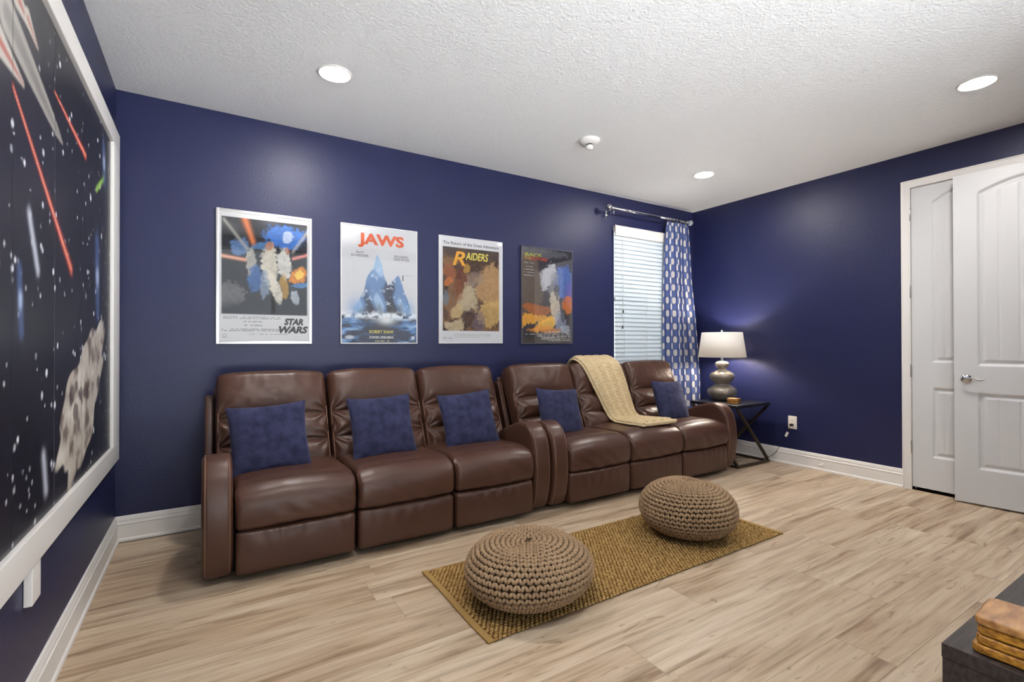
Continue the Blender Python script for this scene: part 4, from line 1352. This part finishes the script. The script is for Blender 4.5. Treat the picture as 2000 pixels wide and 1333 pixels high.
# ------------------------------------------------------------------ knitted poufs
def make_pouf(label, cx, cy, R, H, dimple, seed):
    root = thing('knitted_pouf', label, 'pouf', (cx, cy, 0.0163), random.random() * 6, 'knitted poufs on the rug')
    yr = 0.0081
    Ri, Hi = R - yr * 0.9, H - 2 * yr
    # meridian: angle -> (r, z)
    ph = np.linspace(-math.pi / 2, math.pi / 2, 400)
    rr = Ri * np.clip(np.cos(ph), 0, 1) ** 0.72; zz = yr + Hi / 2 + Hi / 2 * np.sin(ph)
    arc = np.concatenate([[0], np.cumsum(np.hypot(np.diff(rr), np.diff(zz)))])
    Ltot = arc[-1]

    def surf(s, th):
        """s = arc length from the bottom pole"""
        s = np.clip(s, 0, Ltot)
        r = np.interp(s, arc, rr); z = np.interp(s, arc, zz)
        x, y = r * np.cos(th), r * np.sin(th)
        tp = np.clip((z / H - 0.55) / 0.45, 0, 1)
        dx, dy, dr, dd = dimple
        z = z - tp * dd * np.exp(-(((x - dx) ** 2 + (y - dy) ** 2) / dr ** 2))
        z = z + tp * 0.012 * (vnoise(x * 9 + 20, y * 9 + 20, seed) - 0.5)
        k = 1 + 0.022 * np.sin(2 * th + seed) + 0.015 * np.sin(3 * th + 2 * seed)
        return np.stack([x * k, y * k, z], -1)
    # lining
    S_, Th = np.meshgrid(np.linspace(0.001, Ltot - 0.001, 40), np.linspace(0, 2 * math.pi, 64, endpoint=False), indexing='ij')
    V = surf(S_, Th).reshape(-1, 3)
    V[:, 2] = np.maximum(V[:, 2] - 0.002, 0.004)
    mesh_obj('lining', V * np.array([0.975, 0.975, 1]), grid_faces(40, 64, False, True), M['poufcore'], root)
    parts = []
    pitch = 0.0240
    rows = int(Ltot / pitch)
    off = 0
    Vs, Fs = [], []
    for k in range(rows):
        s0 = (k + 0.6) * pitch
        rad = np.interp(s0, arc, rr)
        z0 = np.interp(s0, arc, zz)
        if z0 < H * 0.03 and rad < R * 0.55: continue      # the part that rests on the rug
        N = max(5, int(2 * math.pi * rad / 0.0305))
        Mp = N * 10
        th = np.linspace(0, 2 * math.pi, Mp, endpoint=False)
        p = th * N + 0.2 * k
        wv = np.sin(p) + 0.22 * np.sin(3 * p)
        s = s0 + 0.0066 * wv + 0.0035 * np.sin(2 * th + k * 0.3 + seed)
        C_ = surf(s, th)
        e = 0.002
        ds = surf(s + e, th) - surf(s - e, th); dt = surf(s, th + e) - surf(s, th - e)
        nn = np.cross(dt, ds); nn /= np.maximum(np.linalg.norm(nn, axis=1, keepdims=True), 1e-9)
        C_ = C_ + nn * (0.0035 + 0.0042 * np.cos(2 * p))[:, None]
        T_ = np.roll(C_, -1, 0) - np.roll(C_, 1, 0); T_ /= np.maximum(np.linalg.norm(T_, axis=1, keepdims=True), 1e-9)
        B_ = np.cross(T_, nn); B_ /= np.maximum(np.linalg.norm(B_, axis=1, keepdims=True), 1e-9)
        A_ = np.cross(B_, T_)
        a = np.linspace(0, 2 * math.pi, 6, endpoint=False)
        V = C_[:, None, :] + yr * (np.cos(a)[None, :, None] * A_[:, None, :] + np.sin(a)[None, :, None] * B_[:, None, :])
        V = V.reshape(-1, 3); V[:, 2] = np.maximum(V[:, 2], 0.0005)
        Vs.append(V); Fs.append(grid_faces(Mp, 6, True, True)[:, ::-1] + off); off += len(V)
    mesh_obj('knit_cover', np.concatenate(Vs), np.concatenate(Fs), M['yarn'], root)
    return root


p1 = make_pouf('knitted taupe pouf with a sunken top on the near end of the rug', 1.283, 1.922, 0.297, 0.270, (-0.05, 0.03, 0.11, 0.030), 2)
p2 = make_pouf('domed knitted taupe pouf on the far end of the rug nearer the doors', 2.548, 2.025, 0.293, 0.315, (0.06, 0.02, 0.05, 0.025), 6)
p1.rotation_euler[2] = 0.3
p2.rotation_euler[2] = 0.1


# ------------------------------------------------------------------ curtain and rod
def make_rod():
    y, z = YB - 0.115, 2.585
    root = thing('curtain_rod', 'polished nickel curtain rod with crystal ball ends above the window', 'curtain rod', (4.08, YB, z))
    xa, xb = 3.50, 4.655
    V, Fc = tube([(xa - 4.08, -0.115, 0), (4.2 - 4.08, -0.115, 0)], 0.0125, 16)
    mesh_obj('outer_rod', V, Fc, M['chrome'], root)
    V, Fc = tube([(4.19 - 4.08, -0.115, 0), (xb - 4.08, -0.115, 0)], 0.0105, 16)
    mesh_obj('inner_rod', V, Fc, M['chrome'], root)
    for x, s in ((xa, -1), (xb, 1)):
        V, Fc = lathe([(0.0001, 0.0), (0.016, 0.0), (0.018, 0.004), (0.016, 0.010), (0.010, 0.014), (0.009, 0.020), (0.012, 0.024), (0.0001, 0.025)], 24)
        V = V[:, [2, 1, 0]] * np.array([s, 1, 1])
        o = fix_normals(mesh_obj('collar', V, Fc, M['chrome'], root)); o.location = (x - 4.08, -0.115, 0)
        th = np.linspace(0, math.pi, 17)
        V, Fc = lathe([(max(0.0001, 0.031 * math.sin(a)), -0.031 * math.cos(a)) for a in th], 24)
        o = fix_normals(mesh_obj('finial', V, Fc, M['chrome'] if s < 0 else M['crystal'], root)); o.location = (x + s * 0.052 - 4.08, -0.115, 0)
    for x in (xa + 0.012, xb - 0.03):
        V1, F1 = tube([(0, -0.002, -0.055), (0, -0.06, -0.045), (0, -0.110, -0.030), (0, -0.115, -0.014)], 0.006, 8)
        V2, F2 = rbox(0.02, 0.006, 0.075, 0.002, (1, 1, 1), 1); V2 = V2 + np.array([0, -0.0035, -0.04])
        V3, F3 = tube([(0, -0.115 + 0.016 * math.cos(a), 0.016 * math.sin(a)) for a in np.linspace(math.pi, 2 * math.pi, 12)], 0.004, 6)
        V4, F4 = tube([(0, -0.115, -0.016), (0, -0.115, -0.07)], 0.005, 8)
        o = mesh_obj('bracket', *join_l([(V1, F1), (V2, F2.tolist()), (V3, F3), (V4, F4)]), M['chrome'], root); o.location = (x - 4.08, 0, 0)
    for x in np.linspace(4.345, 4.625, 6):
        a = np.linspace(0, 2 * math.pi, 24, endpoint=False)
        V, Fc = tube(np.stack([0.004 * np.sin(a), -0.115 + 0.021 * np.cos(a), -0.006 + 0.021 * np.sin(a)], -1), 0.0028, 6, True)
        o = mesh_obj('ring', V, Fc, M['chrome'], root); o.location = (x - 4.08, 0, 0)


make_rod()


def make_curtain():
    zt, zb = 2.556, 0.03
    nu, nv = 420, 420
    Lc = 0.92                                           # flat cloth width
    q = np.linspace(0, 1, nu); zz = np.linspace(zt, zb, nv)
    h = (zt - zz) / (zt - zb)
    left = np.interp(h, [0, 0.1, 0.5, 0.8, 1], [4.318, 4.300, 4.285, 4.280, 4.29]); right = np.interp(h, [0, 0.25, 0.45, 0.7, 1], [4.672, 4.685, 4.745, 4.815, 4.83])
    yc = YB - 0.115
    X = left[None, :] + (right - left)[None, :] * (q[:, None] + 0.012 * np.sin(q[:, None] * 40))
    amp = np.interp(h, [0, 0.06, 0.4, 1], [0.016, 0.030, 0.038, 0.042])
    Y = yc + 0.005 + amp[None, :] * np.sin(2 * math.pi * 4.5 * q[:, None] + 0.6 * np.sin(3 * h)[None, :] + 0.4) + 0.012 * np.sin(q[:, None] * 9 + 4 * h[None, :])
    Y = np.minimum(Y, YB - 0.052)
    Z = np.broadcast_to(zz[None, :], X.shape)
    # print follows the cloth
    s = q[:, None] * Lc + 0 * X
    v = (zt - Z)
    cw, pv = 0.0500, 0.146
    col = np.floor(s / cw); fs = (s / cw - col - 0.5) * cw
    fv = ((v / pv + 0.5 * (col % 2)) % 1.0 - 0.5) * pv
    base = np.zeros(X.shape + (3,)) + np.array(lin((96, 112, 164)))
    base = blend(base, (60, 68, 116), 0.9 * soft(np.abs(np.abs(fs) - cw / 2) - 0.004, 0.004))
    sup = (np.abs(fs / 0.0160) ** 2.4 + np.abs(fv / 0.037) ** 2.8)
    base = blend(base, (60, 68, 116), soft(sup - 1.55, 0.3))
    base = blend(base, (226, 222, 218), soft(sup - 1.0, 0.25))
    root = thing('curtain', 'blue curtain printed with white ovals hanging right of the window', 'curtain', (4.5, yc, zb))
    V = np.stack([X - 4.5, Y - yc, Z - zb], -1).reshape(-1, 3)
    mesh_obj('drape', V, grid_faces(nu, nv), M['curtain'], root, colors=base.reshape(-1, 3))
    return root


make_curtain()


# ------------------------------------------------------------------ side table, lamp, coasters
def make_table():
    X0, X1, Y0, Y1, Z = 4.275, 4.815, 2.812, 3.350, 0.602
    root = thing('side_table', 'black-topped side table with crossed bronze legs in the corner', 'side table', ((X0 + X1) / 2, (Y0 + Y1) / 2, 0))
    ox, oy = (X0 + X1) / 2, (Y0 + Y1) / 2
    box_at('table_top', X0 - ox, X1 - ox, Y0 - oy, Y1 - oy, Z - 0.030, Z, M['blacktop'], root, r=0.003)
    b = 0.024
    e = 0.003
    for y in (Y0, Y1 - b):
        box_at('base_bar', X0 - ox + e, X1 - ox - e, y - oy, y + b - oy, 0.0, b, M['bronze'], root, r=0.002)
    for x in (X0 + e, X1 - b - e):
        box_at('base_bar', x - ox, x + b - ox, Y0 + b - oy, Y1 - b - oy, 0.0, b, M['bronze'], root, r=0.002)
    i = b / 2 + 0.002
    cs = [(X0 + i, Y0 + i), (X1 - i, Y0 + i), (X1 - i, Y1 - i), (X0 + i, Y1 - i)]
    for k in range(4):
        a, c = cs[k], cs[(k + 1) % 4]
        p0 = Vector((a[0] - ox, a[1] - oy, Z - 0.030)); p1 = Vector((c[0] - ox, c[1] - oy, b))
        d = p1 - p0
        V, Fc = rbox(b, b, d.length - 0.01, 0.002, (1, 1, 1), 1)
        R = d.to_track_quat('Z', 'Y').to_matrix()
        # square the bar with the side of the table
        side = Vector((c[1] - a[1], -(c[0] - a[0]), 0)).normalized()
        zc = d.normalized(); xc = side; yc = zc.cross(xc)
        Mx = np.array([[xc[r], yc[r], zc[r]] for r in range(3)])
        V = V @ Mx.T + np.array((p0 + p1) / 2)
        fix_normals(mesh_obj('leg', V, Fc, M['bronze'], root, smooth=False))


make_table()


def make_lamp():
    cx, cy, z0 = 4.590, 3.195, 0.6025
    root = thing('table_lamp', 'table lamp with stacked pewter gourd base and white drum shade', 'table lamp', (cx, cy, z0))
    key = [(0.0001, 0.0), (0.070, 0.0), (0.088, 0.006), (0.118, 0.035), (0.141, 0.068), (0.146, 0.090), (0.138, 0.115), (0.108, 0.142), (0.080, 0.160), (0.072, 0.172), (0.084, 0.186), (0.108, 0.212),
           (0.122, 0.240), (0.122, 0.258), (0.108, 0.282), (0.074, 0.304), (0.046, 0.318), (0.040, 0.328), (0.048, 0.340), (0.064, 0.358), (0.069, 0.376), (0.063, 0.394), (0.045, 0.406), (0.020, 0.411), (0.0001, 0.411)]
    V, Fc = lathe(smooth_path(key, 90), 56)
    V[:, :2] = np.where(np.abs(V[:, :2]) < 1e-9, 0, V[:, :2])
    fix_normals(mesh_obj('gourd_base', V, Fc, M['lampbody'], root))
    V, Fc = lathe([(0.0135, 0.408), (0.0135, 0.470), (0.018, 0.475), (0.018, 0.520), (0.0001, 0.520)], 20)
    fix_normals(mesh_obj('stem', V, Fc, M['silver'], root))
    zb, zt, rb, rt = 0.452, 0.712, 0.236, 0.200
    V, Fc = lathe([(rb - 0.003, zb), (rb, zb), (rt, zt), (rt - 0.003, zt), (rb - 0.003, zb)], 72)
    fix_normals(mesh_obj('shade', V, Fc, M['shade'], root))
    sp = []
    for a in (0, 2.094, 4.189):
        sp.append(tube([(0.006 * math.cos(a), 0.006 * math.sin(a), zt - 0.02), ((rt - 0.003) * math.cos(a), (rt - 0.003) * math.sin(a), zt - 0.012)], 0.002, 6))
    sp.append(tube([(0.018, 0, 0.50), (0.05, 0, 0.56), (0.045, 0, 0.66), (0.004, 0, zt - 0.02)], 0.002, 6))
    sp.append(tube([(-0.018, 0, 0.50), (-0.05, 0, 0.56), (-0.045, 0, 0.66), (-0.004, 0, zt - 0.02)], 0.002, 6))
    mesh_obj('harp', *join_l(sp), M['nickel'], root)
    th = np.linspace(0, math.pi, 11)
    V, Fc = lathe([(0.004, zt - 0.022), (0.004, zt + 0.002)] + [(max(0.0001, 0.012 * math.sin(a)), zt + 0.014 - 0.012 * math.cos(a)) for a in th], 16)
    fix_normals(mesh_obj('finial', V, Fc, M['crystal'], root))
    V, Fc = lathe([(0.013, 0.520), (0.016, 0.535), (0.026, 0.560), (0.030, 0.580), (0.026, 0.602), (0.014, 0.615), (0.0001, 0.618)], 24)
    fix_normals(mesh_obj('bulb', V, Fc, M['bulb'], root))


make_lamp()


def coaster_stack(labels, cx, cy, z0, size, th, gap, rz, seed, group):
    r = random.Random(seed)
    for k, lab in enumerate(labels):
        def de(V):
            V = V.copy()
            n = vnoise(V[:, 0] * 40 + 10 + k, V[:, 1] * 40 + 10, seed + k) - 0.5
            V[:, 2] += np.where(V[:, 2] > 0, 0.10, 0.05) * th * n
            sc_ = 1 + 0.02 * (vnoise(np.arctan2(V[:, 1], V[:, 0]) * 3 + 9, V[:, 2] * 0 + k, seed) - 0.5)
            V[:, 0] *= sc_; V[:, 1] *= sc_
            # rounded corners in plan
            h = size / 2
            ax, ay = np.abs(V[:, 0]), np.abs(V[:, 1])
            f = (np.clip(ax / h, 0, 1) ** 9 + np.clip(ay / h, 0, 1) ** 9) ** (1 / 9.0)
            k_ = np.where(f > 1e-6, np.maximum(ax, ay) / h / np.maximum(f, 1e-6), 1)
            V[:, 0] *= k_; V[:, 1] *= k_
            return V
        V, Fc = rbox(size, size, th - gap, (th - gap) * 0.30, (12, 12, 1), 3, de)
        o = mesh_obj('wooden_coaster', V, Fc, M['coastertop' if k == len(labels) - 1 else 'coaster'])
        o.location = (cx + r.uniform(-1, 1) * 0.003, cy + r.uniform(-1, 1) * 0.003, z0 + th * k + (th - gap) * 0.55)
        o.rotation_euler = (0, 0, rz + r.uniform(-1, 1) * 0.04)
        tag(o, lab, 'coaster', group)


coaster_stack(['bottom honey wood coaster of the stack on the corner side table', 'second lowest honey wood coaster on the corner side table',
               'second highest honey wood coaster on the corner side table', 'top honey wood coaster of the stack on the corner side table'],
              4.448, 2.965, 0.6022, 0.105, 0.0125, 0.0012, 0.25, 3, 'wooden coasters on the side table')

# ------------------------------------------------------------------ outlet, cord, door stop
ot = thing('wall_outlet', 'ivory double power outlet on the right wall beside the side table', 'outlet', (XR, 2.631, 0.416))
box_at('cover_plate', -0.006, -0.0005, -0.042, 0.042, -0.064, 0.064, M['plate'], ot, r=0.003)
for dz in (-0.021, 0.021):
    s = box_at('socket', -0.0085, -0.0055, -0.016, 0.016, dz - 0.014, dz + 0.014, M['plate'], ot, r=0.002)
    if dz > 0:
        for dy in (-0.006, 0.006):
            box_at('slot', -0.0088, -0.0084, dy - 0.0012, dy + 0.0012, dz - 0.002, dz + 0.008, M['black'], s, r=0.0003, rs=1)
cd_ = thing('lamp_cord', 'black lamp cord plugged into the outlet with a small white tag', 'power cord', (XR - 0.02, 2.63, 0.395))
ox, oy, oz = XR - 0.02, 2.63, 0.395
box_at('plug', -0.022, 0.0108, -0.013, 0.013, -0.011, 0.011, M['black'], cd_, r=0.004)
pts = [(XR - 0.04, 2.632, 0.386), (XR - 0.045, 2.645, 0.34), (XR - 0.045, 2.662, 0.300), (XR - 0.038, 2.70, 0.235), (XR - 0.032, 2.745, 0.172), (XR - 0.030, 2.765, 0.13), (XR - 0.032, 2.80, 0.08),
       (XR - 0.05, 2.86, 0.035), (XR - 0.08, 2.95, 0.007), (XR - 0.15, 3.06, 0.0035), (4.66, 3.12, 0.0035), (4.56, 3.20, 0.0035), (4.47, 3.28, 0.0035), (4.40, 3.40, 0.0035), (4.46, 3.47, 0.03), (4.54, 3.46, 0.35), (4.56, 3.40, 0.60), (4.575, 3.342, 0.609)]
V, Fc = tube(smooth_path(pts, 130) - np.array([ox, oy, oz]), 0.0026, 6)
mesh_obj('cable', V, Fc, M['black'], cd_)
V, Fc = rbox(0.002, 0.024, 0.052, 0.0006, (1, 1, 1), 1)
o = mesh_obj('tag', V, Fc, M['plate'], cd_, smooth=False); o.location = (XR - 0.049 - ox, 2.664 - oy, 0.298 - oz); o.rotation_euler = (0.45, 0, 0)

ds = thing('door_stop', 'small white spring door stop on the right baseboard', 'door stop', (XR - 0.013, 2.351, 0.062))
a = np.linspace(0, 2 * math.pi * 9, 150)
V, Fc = tube(np.stack([-0.005 - 0.055 * a / a[-1], 0.0055 * np.cos(a), 0.0055 * np.sin(a)], -1), 0.0013, 5)
mesh_obj('spring', V, Fc, M['white'], ds)
V, Fc = lathe([(0.0001, 0.0), (0.010, 0.0), (0.010, 0.004), (0.006, 0.006), (0.0001, 0.006)], 14)
V = V[:, [2, 1, 0]] * np.array([-1, 1, 1])
fix_normals(mesh_obj('mount', V, Fc, M['white'], ds))
V, Fc = lathe([(0.0001, 0.058), (0.007, 0.058), (0.008, 0.062), (0.007, 0.072), (0.0001, 0.074)], 14)
V = V[:, [2, 1, 0]] * np.array([-1, 1, 1])
fix_normals(mesh_obj('rubber_tip', V, Fc, M['white'], ds))

# ------------------------------------------------------------------ console at the lower right
CX0, CX1, CY0, CY1, CZ = 1.348, 2.85, -0.06, 0.410, 0.550
cs = thing('media_console', 'dark espresso wood console at the lower right corner', 'console', ((CX0 + CX1) / 2, (CY0 + CY1) / 2, 0))
ox, oy = (CX0 + CX1) / 2, (CY0 + CY1) / 2
box_at('top_board', CX0 - ox, CX1 - ox, CY0 - oy, CY1 - oy, CZ - 0.030, CZ, M['console'], cs, r=0.0015)
for a, b in ((CX0 + 0.001, CX0 + 0.03), (CX1 - 0.03, CX1 - 0.001)):
    box_at('side_panel', a - ox, b - ox, CY0 - oy, CY1 - oy - 0.001, 0, CZ - 0.0302, M['console'], cs, r=0.0015)
box_at('back_panel', CX0 + 0.03 - ox, CX1 - 0.03 - ox, CY0 - oy, CY0 + 0.012 - oy, 0.04, CZ - 0.031, M['console'], cs, r=0.001)
box_at('bottom_board', CX0 + 0.03 - ox, CX1 - 0.03 - ox, CY0 + 0.012 - oy, CY1 - 0.02 - oy, 0.06, 0.085, M['console'], cs, r=0.001)
for k in range(3):
    wd = (CX1 - CX0 - 0.064) / 3
    xa = CX0 + 0.032 + wd * k
    dd = box_at('cabinet_door', xa + 0.002 - ox, xa + wd - 0.002 - ox, CY1 - 0.020 - oy, CY1 - 0.001 - oy, 0.088, CZ - 0.033, M['console'], cs, r=0.0015)
    V, Fc = lathe([(0.0001, 0.026), (0.012, 0.026), (0.014, 0.020), (0.007, 0.010), (0.008, 0.0), (0.0001, 0.0)], 18)
    V = V[:, [0, 2, 1]]
    o = fix_normals(mesh_obj('knob', V, Fc, M['nickel'], dd)); o.location = (xa + wd * 0.85 - ox, CY1 - oy - 0.001, 0.36)
coaster_stack(['bottom rounded wood coaster of the stack on the dark console', 'second lowest rounded wood coaster on the dark console',
               'second highest rounded wood coaster on the dark console', 'top rounded wood coaster of the stack on the dark console'],
              1.432, 0.300, 0.5502, 0.132, 0.0200, 0.0015, 0.06, 8, 'wooden coasters on the console')
